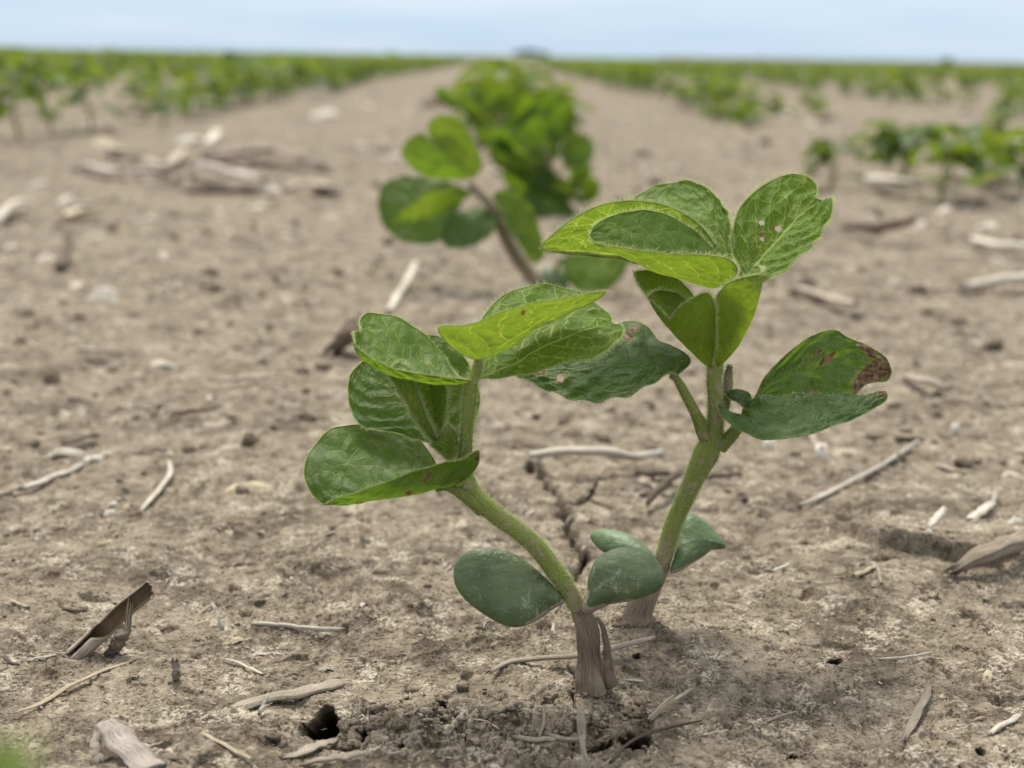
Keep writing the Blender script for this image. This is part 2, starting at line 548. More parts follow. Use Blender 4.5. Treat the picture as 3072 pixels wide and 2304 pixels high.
M['straw_pale'] = straw_mat('bleached_stalk', (.52, .46, .36), (.74, .68, .56), (.50, .44, .34))
M['straw_pinkish'] = straw_mat('weathered_pink_stalk', (.30, .25, .20), (.47, .41, .35), (.36, .31, .26))
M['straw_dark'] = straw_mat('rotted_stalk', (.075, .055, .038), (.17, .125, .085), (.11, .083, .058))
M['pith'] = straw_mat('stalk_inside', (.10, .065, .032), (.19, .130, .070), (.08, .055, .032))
M['chip'] = straw_mat('pale_chip', (.56, .50, .40), (.76, .71, .60), (.46, .41, .32))
M['soil'] = soil_mat()
M['bark_tree'] = plain_mat('tree_bark', (.05, .04, .03), (.10, .08, .06), 2, .9, .1)
M['crown'] = plain_mat('tree_leaves', (.020, .040, .022), (.045, .075, .035), .6, .8, .2, (.05, .1, .03), .3)
M['weed'] = plain_mat('weed_leaves', (.06, .09, .03), (.13, .14, .06), 9, .8, .2, (.15, .2, .05), .3)
M['stubble'] = plain_mat('dry_grass', (.30, .25, .15), (.42, .35, .22), 3, .9, .1)
# ------------------------------------------------------------------ the ground
def flat_hit(px, py):
    r = ray(px, py)
    return CO + r * (-CAM_H / r[2])


def seg_dist(x, y, pts):
    """distance to a polyline, and how far along it (0..1)"""
    best = np.full(np.shape(x), 1e9); tt = np.zeros(np.shape(x))
    n = len(pts) - 1
    for i in range(n):
        a = pts[i]; b = pts[i + 1]; d = b - a
        t = np.clip(((x - a[0]) * d[0] + (y - a[1]) * d[1]) / (d @ d), 0, 1)
        q = np.hypot(x - a[0] - t * d[0], y - a[1] - t * d[1])
        m = q < best
        best = np.where(m, q, best); tt = np.where(m, (i + t) / n, tt)
    return best, tt


def gp(pts):
    return [flat_hit(*p)[:2] for p in pts]


# worm holes and hollows: photo pixel of the mouth, half width, half length, depth, lean under the crust
PITS = [((965, 2162), .0044, .0050, .016, 1.5),
        ((1090, 2185), .0014, .0024, .007, 1.1),
        ((1205, 2222), .0012, .0018, .005, 1.0),
        ((2505, 2004), .0019, .0016, .008, 1.5),
        ((2940, 2266), .0010, .0012, .005, 1.4),
        ((2380, 2262), .0011, .0010, .004, 1.4),
        ((1800, 2225), .0030, .0030, .007, 1.0),
        ((1905, 2222), .0036, .0034, .009, 1.2),
        ((1625, 2190), .0020, .0022, .006, 1.0),
        ((1325, 2100), .0012, .0014, .004, 1.2),
        ((1755, 1680), .0016, .0050, .006, .5),
        ((1590, 1410), .0020, .0060, .005, .6),
        ((1910, 2060 - 70), .0008, .0010, .003, 1.2)]
PITS = [(flat_hit(*p)[:2], a, b, d, s) for p, a, b, d, s in PITS]
CRACKS = [(gp([(1698, 2040), (1716, 2085), (1712, 2120), (1728, 2160), (1700, 2205)]), .0005, .0032),
          (gp([(1622, 1372), (1612, 1402), (1640, 1450), (1682, 1512), (1700, 1580), (1732, 1640), (1748, 1700), (1716, 1752), (1690, 1800)]), .0013, .007),
          (gp([(1640, 1480), (1720, 1530), (1770, 1500), (1790, 1460)]), .0012, .005),
          (gp([(2600, 1630), (2650, 1652), (2720, 1672), (2800, 1680), (2900, 1692)]), .0017, .0075),
          (gp([(1290, 2150), (1400, 2165), (1500, 2150), (1640, 2178)]), .0008, .003)]
BOWL = flat_hit(1560, 2205)[:2]
BOWL2 = flat_hit(1060, 2215)[:2]
RIMS = flat_hit(985, 2100)[:2]
SLAB = flat_hit(2790, 1625)[:2]
STEM1 = flat_hit(1770, 2040)[:2]
STEM2 = flat_hit(1912, 1868)[:2]
LUMP = flat_hit(2620, 1800)[:2]


def hmacro(x, y):
    h = .0040 * perlin(x * 5.1, y * 5.1, 1) * smooth(y, .42, .9) + .0016 * perlin(x * 17, y * 14, 2)
    h = h + .0014 * np.exp(-(((x - STEM1[0]) / .0048)**2 + ((y - STEM1[1]) / .006)**2))
    h = h + .0012 * np.exp(-(((x - STEM2[0]) / .005)**2 + ((y - STEM2[1]) / .006)**2))
    h = h + .0030 * np.exp(-(((x - STEM1[0]) / .013)**2 + ((y - STEM1[1]) / .016)**2))
    h = h + .0028 * np.exp(-(((x - STEM2[0]) / .016)**2 + ((y - STEM2[1]) / .020)**2))
    h = h - .0042 * np.exp(-(((x - BOWL[0]) / .017)**2 + ((y - BOWL[1]) / .008)**2)**1.5)
    h = h - .0030 * np.exp(-(((x - BOWL2[0]) / .009)**2 + ((y - BOWL2[1]) / .006)**2)**1.5)
    h = h + .0022 * np.exp(-(((x - RIMS[0]) / .008)**2 + ((y - RIMS[1]) / .004)**2))
    h = h + .0030 * np.exp(-(((x - LUMP[0]) / .03)**2 + ((y - LUMP[1]) / .03)**2))
    return h


def crumbly(x, y):
    a = np.exp(-(((x - BOWL[0] + .010) / .030)**2 + ((y - BOWL[1]) / .013)**2)**2)
    n = smooth(perlin(x * 24, y * 17, 31), .12, .55) * .30
    return np.clip(a + n, 0, 1)


def hfull(x, y, sp):
    """height and sideways shift of the soil surface; detail finer than sp is left out"""
    def lod(lam):
        return 1 - smooth(sp, lam * .22, lam * .55)
    h = hmacro(x, y)
    wx = x + .004 * perlin(x * 60, y * 60, 3); wy = y + .004 * perlin(x * 60, y * 60, 4)
    cr = crumbly(x, y)
    h = h + .0016 * perlin(wx * 45, wy * 38, 5) * lod(.022)
    far = smooth(y, .45, 1.0)
    h = h + .0042 * far * perlin(x * 26, y * 19, 6) * lod(.04)
    h = h + .0070 * smooth(y, .8, 1.8) * perlin(x * 9, y * 9, 16)
    b = 1 - np.abs(perlin(wx * 95, wy * 80, 7))
    h = h + (.0007 + .0014 * cr) * (b - .6) * lod(.010)
    # flaking crust: shallow terraces
    st = perlin(wx * 70, wy * 55, 8)
    h = h + .00055 * smooth(st, .02, .07) * lod(.012) + .0004 * smooth(st, .32, .36) * lod(.012)
    h = h + (.00042 + .0013 * cr) * perlin(wx * 240, wy * 210, 9) * lod(.0042)
    d = np.abs(perlin(x * 420, y * 380, 10))
    h = h - (.00030 + .0009 * cr) * (smooth(d, .16, 0)) * lod(.0025)
    h = h + (.00020 + .00045 * cr) * perlin(x * 760, y * 700, 12) * lod(.0014)
    # small dark pock marks
    pk = perlin(x * 150, y * 120, 14)
    h = h - .0014 * smooth(pk, .50, .66) * lod(.006)
    # slab with a broken front edge
    ex = (x - SLAB[0]) / .019; ey = (y - SLAB[1]) / .024
    rr = np.sqrt(ex**2 + ey**2) + .16 * perlin(x * 90, y * 90, 20)
    h = h + .0055 * smooth(rr, 1.0, .95) * smooth(ey, 1.1, -.6)
    dy = np.zeros_like(h); dx = np.zeros_like(h)
    for pts, w, dep in CRACKS:
        wob = .0016 * perlin(x * 170, y * 170, 21)
        q, t = seg_dist(x + wob, y + wob, [np.asarray(p) for p in pts])
        ww = w * (.45 + .9 * np.abs(perlin(x * 120, y * 120, 22))) * np.clip(np.minimum(t, 1 - t) * 9, .15, 1)
        h = h - dep * np.exp(-(q / (ww + 1e-9))**2) * (1 - smooth(sp, w * 1.2, w * 3))
    for c, rx, ry, dep, sh in PITS:
        wob = .36 * perlin(x * 260, y * 200, 23) + .10 * perlin(x * 700, y * 500, 24)
        r = np.sqrt(((x - c[0]) / rx)**2 + ((y - c[1]) / ry)**2) + wob
        k = smooth(r, 1.02, .55) * (np.hypot(x - c[0], y - c[1]) < 3 * max(rx, ry))
        h = h - dep * k
        dy = dy + dep * k * sh
        dx = dx + .0
    return h, dx, dy


def gz(x, y):
    return float(hfull(np.array([x]), np.array([y]), np.array([.004]))[0][0])


def G(px, py, lift=0.0):
    """where a photo pixel meets the soil"""
    z = 0.0
    for _ in range(4):
        r = ray(px, py)
        p = CO + r * ((z + lift - CAM_H) / r[2])
        z = float(hmacro(p[0], p[1])) if p[1] < .9 else gz(p[0], p[1])
    return np.array([p[0], p[1], z + lift])


def depth_of(p):
    return float((np.asarray(p) - CO) @ CF)


def build_ground():
    d = [.165]
    while d[-1] < 9.0:
        q = d[-1]
        k = .5 if q < .42 else .95
        d.append(q + max(.00021, q * q / (CAM_H * FPX / 3.0) * k))
    g = d[-1]
    far = []
    while g < 3500:
        g *= 1.12; far.append(g)
    back = list(-np.geomspace(.02, 6, 26)[::-1] + .165)
    D = np.array(back + d + far)
    t = np.linspace(-.40, .40, 1240)
    e = .40 + np.cumsum(np.geomspace(.0009, 9, 56))
    T = np.concatenate([-e[::-1], t, e])
    X = T[None] * np.maximum(D, .25)[:, None]
    Y = np.repeat(D[:, None], len(T), 1)
    dcol = np.gradient(T)[None] * np.maximum(D, .25)[:, None]
    drow = np.abs(np.gradient(D))[:, None]
    sp = np.maximum(dcol, drow * .8)
    h, dx, dy = hfull(X.ravel(), Y.ravel(), sp.ravel())
    V = np.stack([X.ravel() + dx, Y.ravel() + dy, h], 1)
    F = grid_faces(len(D), len(T))[:, ::-1]
    me = bpy.data.meshes.new('ground')
    me.vertices.add(len(V)); me.vertices.foreach_set('co', V.astype(np.float32).ravel())
    me.loops.add(F.size); me.loops.foreach_set('vertex_index', F.ravel().astype(np.int32))
    me.polygons.add(len(F))
    me.polygons.foreach_set('loop_start', np.arange(0, F.size, 4, dtype=np.int32))
    me.polygons.foreach_set('loop_total', np.full(len(F), 4, dtype=np.int32))
    me.polygons.foreach_set('use_smooth', np.ones(len(F), dtype=bool))
    me.materials.append(M['soil'])
    me.update(calc_edges=True)
    o = bpy.data.objects.new('ground', me); COL.objects.link(o)
    o['kind'] = 'structure'
    o['label'] = 'dry tan crusted soil of the field with cracks and small holes'


_ICO = None


def ico():
    global _ICO
    if _ICO is None:
        import bmesh
        bm = bmesh.new(); bmesh.ops.create_icosphere(bm, subdivisions=2, radius=1)
        v = np.array([a.co[:] for a in bm.verts]); f = np.array([[a.index for a in q.verts] for q in bm.faces])
        bm.free(); _ICO = (v, f)
    return _ICO


def clod(mb, c, r, flat=.7, mat=0, seed=0):
    v, f = ico()
    n = 1 + .30 * perlin(v[:, 0] * 1.7 + v[:, 2] * 2.1, v[:, 1] * 1.7 - v[:, 2], seed) \
        + .16 * perlin(v[:, 0] * 4.3 + v[:, 2] * 3, v[:, 1] * 4.3 - v[:, 2] * 2.2, seed + 3)
    w0 = v * n[:, None]
    for _ in range(9):
        q = NR.normal(0, 1, 3); q /= np.linalg.norm(q); dd = NR.uniform(.45, .85)
        w0 = w0 - np.maximum(0, w0 @ q - dd)[:, None] * q
    s = np.array([1 + .25 * NR.randn() * .6, 1, flat]) * r
    a = NR.rand() * 6.28
    w = w0 * s
    w = np.stack([w[:, 0] * math.cos(a) - w[:, 1] * math.sin(a), w[:, 0] * math.sin(a) + w[:, 1] * math.cos(a), w[:, 2]], 1)
    mb.add(w + c, f, mat)


def build_crumbs():
    """loose soil crumbs: too many to count"""
    mb = MB()
    def drop(px, py, rpx, up=.35):
        p = G(px, py)
        r = rpx / FPX * depth_of(p)
        p[2] = gz(p[0], p[1]) + r * up
        clod(mb, p, r, .75, seed=NR.randint(900))
    for _ in range(620):                         # the broken patch in front of the plant
        a = NR.rand(); px = 1120 + 830 * a
        py = 2105 + 120 * NR.rand() + 20 * NR.randn()
        drop(px, py, abs(NR.gamma(1.7, 3.6)) + 2.5)
    for _ in range(150):
        drop(1000 + 240 * NR.rand(), 2190 + 70 * NR.rand(), abs(NR.gamma(2, 5.0)) + 3)
    for _ in range(70):                            # soil heaved up against the two stems
        a = NR.rand() * 6.28; q = NR.uniform(.8, 1.9)
        drop(1788 + 46 * q * math.cos(a), 2052 + 17 * q * math.sin(a), abs(NR.gamma(2, 3.2)) + 3, .2)
        drop(1915 + 44 * q * math.cos(a), 1874 + 15 * q * math.sin(a), abs(NR.gamma(2, 2.8)) + 3, .2)
    for px, py, r in ((1330, 2145, 20), (1395, 2150, 26), (1250, 2215, 22), (1120, 2200, 20), (1150, 2225, 26), (1420, 2230, 22), (1030, 2215, 18),
                      (1300, 2235, 24), (1500, 2195, 20), (1540, 2180, 15), (1690, 2170, 22), (1725, 2130, 17), (1560, 2245, 22), (1235, 2062, 24), (1390, 2062, 13),
                      (432, 2082, 17), (405, 2060, 14), (780, 1815, 22), (740, 1850, 24), (820, 2240, 26), (850, 2255, 20),
                      (2800, 1780, 22), (2770, 1790, 18), (2960, 1800, 16), (2590, 1700, 14), (2300, 1870, 14)):
        drop(px, py, r, .3)
    for _ in range(1500):                          # scattered over the crust
        px = NR.uniform(-200, 3270); py = NR.uniform(1500, 2340)
        drop(px, py, abs(NR.gamma(1.4, 1.9)) + 1.5, .3)
    for _ in range(500):
        px = NR.uniform(-200, 3270); py = 420 + 1080 * NR.rand()**.8
        drop(px, py, 4 + abs(NR.gamma(1.6, 5.0)) , .3)
    o = mb.build('soil_crumbs', M['soil_loose'], off=(0, 0, 0))
    tag(o, 'loose tan soil crumbs scattered over the crusted ground', None, None, 'stuff')


def build_litter():
    """fine chaff: short pale fibres and flecks lying on the soil, too many to count"""
    mb = MB()
    N = 4200
    for i in range(N):
        px = NR.uniform(-200, 3270)
        py = NR.uniform(1280, 2340) if i < 1300 else NR.uniform(330, 1280)
        p = G(px, py)
        L = NR.gamma(1.6, 8) + 4
        if i >= 1300: L = L * 1.0 + 8
        L = L / FPX * depth_of(p); w = L * NR.uniform(.08, .4); w = min(w, .0012 if i < 1300 else .004)
        a = NR.rand() * 6.28
        z = gz(p[0], p[1]) + w * .35 + .0001
        d = np.array([math.cos(a), math.sin(a), NR.normal(0, .12)])
        path = p + np.linspace(-.5, .5, 4)[:, None] * d * L
        path[:, 2] = z + np.linspace(-.5, .5, 4) * d[2] * L + NR.normal(0, w * .25, 4)
        k = np.array([.5, 1, .9, .3])
        sec = circ(k * w * .5, 5) * np.array([1, .3])
        sweep(mb, path, sec, (0, 0, 1), int(NR.choice(4, p=(.35, .3, .2, .15))))
    o = mb.build('chaff', [M['straw_pale'], M['straw_grey'], M['straw'], M['straw_dark']], off=(0, 0, 0))
    tag(o, 'fine pale flecks of straw chaff strewn over the soil', None, None, 'stuff')
# ------------------------------------------------------------------ dry crop residue, each piece a thing of its own
def rough(n, k, seed, a=.12):
    i = np.linspace(0, 1.3, n)[:, None]; j = np.linspace(0, 2 * math.pi, k, endpoint=False)[None]
    return 1 + a * (perlin(i + np.cos(j), i * .3 + np.sin(j) * 1.5, seed) + .5 * perlin(i * .4 + 2.6 * np.cos(j), 2.6 * np.sin(j), seed + 1))


def stick_path(pts, lift, n, drop_to_soil=True):
    P = []; up = 0.0
    for q in pts:
        px, py = q[:2]; dz = q[2] * .001 if len(q) > 2 else 0.0
        q3 = G(px, py, lift + dz)
        if q3[1] < .9:
            up = max(up, float(hfull(q3[:1], q3[1:2], np.array([.0016]))[0][0]) + lift + dz - q3[2])
        P.append(q3)
    for q3 in P:
        q3[2] += up * .8
    return crom(P, n)


def straw(name, pts, w, mat, label, cat, group=None, flat=.55, lift=None, jag=1.2, taper=(.8, .8), n=26, k=16, bumpy=.12, ridge=.06):
    """a solid stalk, straw or twig lying along photo pixels pts; w = width in photo pixels"""
    p0 = G(*pts[len(pts) // 2][:2])
    W = w / FPX * depth_of(p0)
    lift = W * flat * .30 + .0003 if lift is None else lift
    path = stick_path(pts, lift, n)
    sd = NR.randint(900)
    path = path + np.stack([perlin(np.linspace(0, 4, n), np.full(n, q), sd + q) for q in range(3)], 1) * min(W * .18, .0005)
    prof = np.interp(np.linspace(0, 1, n), [0, .12, .88, 1], [taper[0], 1, 1, taper[1]])
    prof = prof * (1 + .12 * perlin(np.linspace(0, 6, n), np.zeros(n), sd + 7))
    sec = circ(prof * W * .5, k) * (rough(n, k, sd + 5, bumpy * 2) + ridge * perlin(np.linspace(0, .8, n)[:, None], np.arange(k)[None] * .71 + sd, sd))[..., None] * np.array([1, flat])
    mb = MB()
    v, s, nn, t = sweep(mb, path, sec, (0, 0, 1))
    V = mb.v[0][0]
    J = NR.rand(2, k) * W * jag
    V[:k] -= J[0][:, None] * t[0]; V[(n - 1) * k:n * k] += J[1][:, None] * t[-1]
    o = mb.build(name, M[mat])
    return tag(o, label, cat, group)


def trough(name, pts, w, mats, label, cat, group=None, arc=200, face=0.0, thick=.16, lift=0.0, n=40, jag=2.5, cut=None, flat=1.0, up=(0, 0, 1)):
    """a split hollow stalk: a curved shell with a dark inside; face turns its open side"""
    p0 = G(*pts[0][:2])
    W = w / FPX * depth_of(p0)
    path = stick_path(pts, lift, n)
    m = 16
    r = W * .5
    sd = NR.randint(900)
    sec = np.zeros((n, 2 * m, 2))
    for i in range(n):
        ar, fc = (arc(i / (n - 1.0)), face(i / (n - 1.0))) if callable(arc) else (arc, face)
        a = np.radians(np.linspace(-ar / 2, ar / 2, m)) - math.pi / 2 + math.radians(fc)
        o = np.stack([np.cos(a), np.sin(a)], -1) * r
        sec[i] = np.concatenate([o, (o * (1 - 2 * thick))[::-1]])
    sec = sec * rough(n, 2 * m, sd, .10)[..., None] * np.array([1, flat])
    if cut is not None:                             # one lip torn back along part of the length
        for i in range(n):
            f = cut(i / (n - 1.0))
            sec[i, :m] = np.stack([np.interp(np.linspace(0, f, m), np.linspace(0, 1, m), sec[i, :m, q]) for q in (0, 1)], -1)
            sec[i, m:] = np.stack([np.interp(np.linspace(1 - f, 1, m), np.linspace(0, 1, m), sec[i, m:, q]) for q in (0, 1)], -1)
    mb = MB()
    v, s, nn, t = sweep(mb, path, sec, up, cap=False)
    V = mb.v[0][0]; k = 2 * m
    j = NR.rand(2, m) * W * .5 * jag
    j = (j + np.roll(j, 1, 1) + np.roll(j, -1, 1)) / 3
    for row, sgn, jj, tt in ((0, -1, j[0], t[0]), (n - 1, 1, j[1], t[-1])):
        V[row * k:row * k + m] += sgn * jj[:, None] * tt
        V[row * k + m:row * k + k] += sgn * jj[::-1][:, None] * tt
    F = mb.f[0][0]
    col = np.arange(len(F)) % k
    mb.f = [(F[(col < m - 1) | (col == k - 1)], 0, False), (F[(col >= m - 1) & (col < k - 1)], 1, False)]
    ends = []
    for row in (0, n - 1):
        for q in range(m - 1):
            ends.append([row * k + q, row * k + q + 1, row * k + k - 2 - q, row * k + k - 1 - q])
    mb.f.append((np.array(ends), 0, True))
    o = mb.build(name, [M[x] for x in mats])
    return tag(o, label, cat, group)


def chip_mesh(L, W, T, seed, bend=.25, k=14):
    """an irregular curved flake, length along x"""
    a = np.linspace(0, 2 * math.pi, k, endpoint=False)
    rr = 1 + .32 * perlin(np.cos(a) * 1.3, np.sin(a) * 1.3, seed) + .1 * np.sign(np.cos(2 * a))
    rings = []
    for f, z in ((1, -.5), (1, .5), (.55, .62), (0.08, .7)):
        x = np.cos(a) * rr * L * .5 * f; y = np.sin(a) * rr * W * .5 * f
        rings.append(np.stack([x, y, z * T + bend * L * ((x / L)**2 * 1.6 + .25 * (y / L)**2) * -1
                               + .1 * L * perlin(x / L * 3, y / L * 3, seed + 2)], 1))
    V = np.vstack(rings[:]); n = 4
    F = grid_faces(n, k, wrap=True)
    bot = np.array([[i] for i in range(0)])
    mb = MB()
    c0 = rings[0].mean(0); c1 = rings[-1].mean(0)
    V = np.vstack([V, c0, c1]); j = np.arange(k); j2 = (j + 1) % k
    lp = np.stack([V[:, 0] / L + .5, V[:, 1] / (W + 1e-9) * .3 + .5, np.zeros(len(V))], 1)
    mb.add(V, [F, np.stack([np.full(k, 4 * k), j2, j], 1), np.stack([np.full(k, 4 * k + 1), 3 * k + j, 3 * k + j2], 1)], 0, lp)
    return mb


def chip(name, px, py, wpx, asp, yaw, mat, label, cat, group=None, pitch=0.0, lift=.3, thick=.14, roll=0.0):
    p = G(px, py)
    L = wpx / FPX * depth_of(p)
    mb = chip_mesh(L, L * asp, L * asp * thick * 2, NR.randint(900))
    o = bpy.data.objects.new(name, mb.mesh(name, [M[mat]])); COL.objects.link(o)
    p[2] = gz(p[0], p[1]) + L * asp * lift * .5 + abs(math.sin(math.radians(pitch))) * L * .32
    o.location = p
    o.rotation_euler = (math.radians(roll), math.radians(-pitch), math.radians(yaw))
    return tag(o, label, cat, group)


W_LOW = -.001


def zz(x0, y0, s):
    return lambda *p: [(x0 + q[0] / s, y0 + q[1] / s) + tuple(q[2:]) for q in p]


Z1 = zz(1550, 450, 1.84333); Z2 = zz(850, 800, 1.70154); Z3 = zz(1300, 1450, 2.212)
Z4 = zz(1050, 200, 2.37); Z5 = zz(0, 1600, 1.84333); Z6 = zz(900, 1900, 1.70154)
Z7 = zz(2100, 1200, 1.50309); Z8 = zz(0, 0, 1.58); Z10 = zz(0, 700, 1.65917)
ZR = zz(2000, 0, 2.06343); ZI = zz(0, 0, .72005); ZM = zz(1300, 1250, 2.212)


def build_residue():
    # --- front left
    def lip(u):
        return 1.0
    trough('split_stalk', Z5((425, 690, 0), (490, 632, 2.6), (570, 556, 6), (680, 446, 10.5), (790, 352, 14.5)), 60, ('straw_grey', 'pith'),
           'split hollow cornstalk stub sticking up out of the soil, dark inside', 'stalk', arc=lambda u: 330 - 150 * smooth(u, .30, .44) - 14 * smooth(u, .6, 1), face=lambda u: -62 + 10 * u, thick=.10, jag=1.3, n=48, lift=-.001)
    straw('stalk_prop', Z5((640, 655, 0), (665, 590, 3.0), (700, 535, 5.5)), 44, 'stalk_brown', 'ragged brown shred propping the split hollow stalk', 'stalk shred', flat=.7, jag=2.0, taper=(.9, .5))
    straw('straw_piece', Z5((1420, 515), (1560, 522), (1740, 545), (1885, 550)), 17, 'straw_pale', 'straight pale straw lying alone right of the split stalk', 'straw', flat=.8)
    straw('straw_peg', Z5((1228, 520, 0), (1205, 460, 2.0), (1180, 392, 4.0)), 13, 'straw_pale', 'short pale straw peg standing upright in the soil', 'straw', taper=(1, .7))
    straw('straw_peg', Z5((1275, 400, 0), (1262, 378, .8), (1250, 358, 1.8)), 9, 'straw_grey', 'tiny grey straw tip poking up behind the pale peg', 'straw')
    chip('husk_flake', 802, 1953, 100, .18, 8, 'chip', 'thin curled cream husk flake below the straight pale straw', 'flake', pitch=3)
    chip('husk_flake', 978, 2012, 56, .26, 2, 'straw_pale', 'small flat tan flake lying up slope of the large wormhole', 'flake', pitch=3)
    straw('straw_piece', Z5((105, 1010), (220, 965), (400, 860), (560, 785), (720, 728)), 16, 'straw', 'long golden straw reaching from the left edge to the split stalk', 'straw', flat=.5, taper=(.5, .4), jag=3)
    straw('stub_fragment', Z5((975, 830, 0), (972, 790, 2), (968, 740, 4.0)), 26, 'straw_grey', 'short broken grey stub standing up between two pale straws', 'stub', flat=.5, jag=1.2)
    straw('stalk_slab', Z5((1235, 1000, -.6), (1420, 940, .3), (1660, 890, .6), (1915, 825, .1)), 62, 'straw_grey', 'broad fibrous grey stalk half buried above the large wormhole', 'stalk', flat=.34, jag=.7, taper=(.35, .5), n=50, k=40, bumpy=.07, ridge=.10, lift=-.0003)
    straw('straw_splinter', Z5((1440, 990, .6), (1462, 945, 1.6), (1480, 908, 2.6)), 15, 'straw_pale', 'pale splinter leaning on the broad half buried stalk', 'splinter', flat=.4)
    straw('stalk_chunk', Z5((850, 1330, 0), (740, 1240, .6), (660, 1160, 2.0), (580, 1075, 3.5)), 92, 'straw_pinkish', 'wide pinkish grey stalk chunk at the bottom edge of the photo', 'stalk', flat=.26, jag=.10, taper=(1, .82), n=44, k=36, bumpy=.05, ridge=.05)
    straw('stalk_shard', Z5((545, 1260, 0), (535, 1200, 1.4), (530, 1135, 2.2)), 34, 'straw_grey', 'narrow shard leaning on the pinkish stalk chunk', 'stalk shard', flat=.4, jag=1.2, taper=(1, .5))
    straw('straw_piece', Z5((25, 712), (60, 735), (90, 748)), 12, 'straw_dark', 'short dark straw close to the left edge beside the split stalk', 'straw')
    straw('straw_piece', Z5((165, 722), (230, 708), (300, 695)), 15, 'straw_pale', 'short cream straw just left of the split stalk foot', 'straw', flat=.5)
    straw('straw_piece', Z5((790, 1205), (840, 1180), (890, 1165)), 11, 'straw', 'short tan straw right of the pinkish stalk chunk', 'straw')
    straw('straw_piece', Z5((1125, 1150), (1200, 1190), (1300, 1245), (1390, 1290)), 15, 'straw', 'slanting tan straw at the bottom edge, left of the buried bark strips', 'straw', flat=.5)
    straw('bark_strip', Z5((1600, 1245, 0), (1700, 1215, .5), (1835, 1170, .6)), 46, 'straw_grey', 'flat grey bark strip in the soil below the large wormhole', 'bark strip', flat=.3, jag=.8, taper=(.6, .6))
    straw('bark_strip', Z5((1735, 1285, 0), (1860, 1268, .5), (2010, 1245, .8)), 30, 'straw_grey', 'thin brown bark strip along the bottom edge of the photo', 'bark strip', flat=.5, jag=2, taper=(.6, .2))
    straw('straw_piece', Z5((70, 375), (110, 395), (150, 410)), 11, 'straw', 'small tan straw behind the split stalk near the left edge', 'straw')
    straw('straw_piece', Z5((350, 425), (420, 440), (470, 432)), 13, 'straw_dark', 'dark curved straw just behind the split stalk', 'straw')
    chip('husk_flake', 322, 1832, 48, .5, 30, 'straw_pale', 'cream flake leaning behind the split stalk', 'flake', pitch=22)
    straw('straw_piece', Z5((1250, 705), (1340, 735), (1450, 790)), 11, 'straw_pale', 'faint pale straw pressed flat above the broad half buried stalk', 'straw', flat=.3)
    chip('soil_flake', 700, 1925, 62, .5, 20, 'straw', 'ragged tan flake left of the cream curled husk', 'flake', pitch=10)
    chip('straw_piece', 315, 1630, 50, .3, 15, 'straw', 'brown curled flake up slope of the split stalk', 'flake', pitch=10)
    # --- front middle, round the stem foot
    straw('straw_stick', Z6((985, 238), (1080, 190), (1250, 170), (1420, 158), (1600, 122), (1790, 62)), 21, 'straw_grey', 'long grey straw lying behind the foot of the front seedling', 'straw', flat=.75, jag=1.6, n=40)
    straw('upright_splinter', Z6((1462, 720, -2), (1452, 640, 1.5), (1440, 520, 6.0), (1425, 395, 11.5)), 25, 'straw_pale', 'pale upright splinter in front of the front seedling, cut by the bottom edge', 'splinter', flat=.5, jag=1.2, taper=(1.1, .5))
    straw('twig', Z6((1278, 522, 1), (1350, 540, 1.2), (1440, 545, 1)), 17, 'straw_grey', 'short pale brown twig behind the upright splinter', 'twig', flat=.9)
    straw('twig', Z6((1110, 552, .5), (1200, 568, .8), (1300, 556, .5)), 18, 'straw_grey', 'stubby twig lying in the broken soil left of the upright splinter', 'twig', flat=.9)
    straw('root_twig', Z6((1590, 670, 0), (1650, 600, .8), (1730, 545, 1.2), (1830, 508, 1), (1910, 490, .6), (2040, 462, .2)), 10, 'straw_dark', 'thin wavy dark root right of the upright splinter', 'root', flat=.95, taper=(1, .4), n=40)
    straw('straw_piece', Z6((1785, 445, .3), (1880, 365, .6), (2005, 285, .5)), 14, 'straw', 'slanting straw up slope of the wavy dark root', 'straw', flat=.6, taper=(1, .3))
    straw('straw_piece', Z6((1775, 440, 1), (1840, 375, 1.4), (1905, 322, 1.6)), 9, 'straw_grey', 'thin grey straw leaning against the slanting straw right of the crack', 'straw')
    straw('fibre', Z6((296, 452, 0), (300, 405, 2.0), (308, 358, 3.2)), 6, 'straw_pale', 'fine upright fibre on the right rim of the large wormhole', 'fibre')
    straw('fibre', Z6((1220, 545, 0), (1240, 500, 1.5), (1245, 440, 3.0)), 8, 'straw', 'curved upright rootlet left of the upright splinter', 'rootlet')
    straw('straw_piece', Z6((890, 510), (950, 520), (1010, 535)), 9, 'straw', 'short straw among the crumbs in the broken soil', 'straw')
    straw('straw_piece', Z6((535, 435), (570, 425), (600, 405)), 8, 'straw_grey', 'tiny grey straw behind the broken soil patch', 'straw')
    straw('straw_piece', Z6((1110, 620), (1150, 615), (1200, 605)), 9, 'straw_grey', 'small grey straw below the stubby twig', 'straw')
    straw('straw_piece', Z6((2060, 525), (2130, 508), (2180, 500)), 7, 'straw_pale', 'thin cream straw right of the wavy dark root', 'straw')
    chip('pebble_chip', 1398, 2038, 30, .9, 0, 'straw_dark', 'small dark crumb of stalk between the wormhole and the seedling', 'stalk crumb', pitch=25, thick=.4)
    # --- right side
    straw('straw_stick', Z7((450, 482), (560, 440), (700, 372), (850, 285), (1000, 185)), 17, 'straw_pale', 'long pale straw slanting away on the right behind the seedlings', 'straw', flat=.7, taper=(.5, .7))
    straw('branch_piece', Z7((1190, 760, 1.0), (1260, 728, 2.5), (1350, 690, 3.6), (1490, 630, 4.0)), 66, 'stalk_brown', 'thick brown stalk at the right edge touching the raised soil slab', 'stalk', flat=.75, taper=(.55, 1), n=40, k=32, bumpy=.10, ridge=.12)
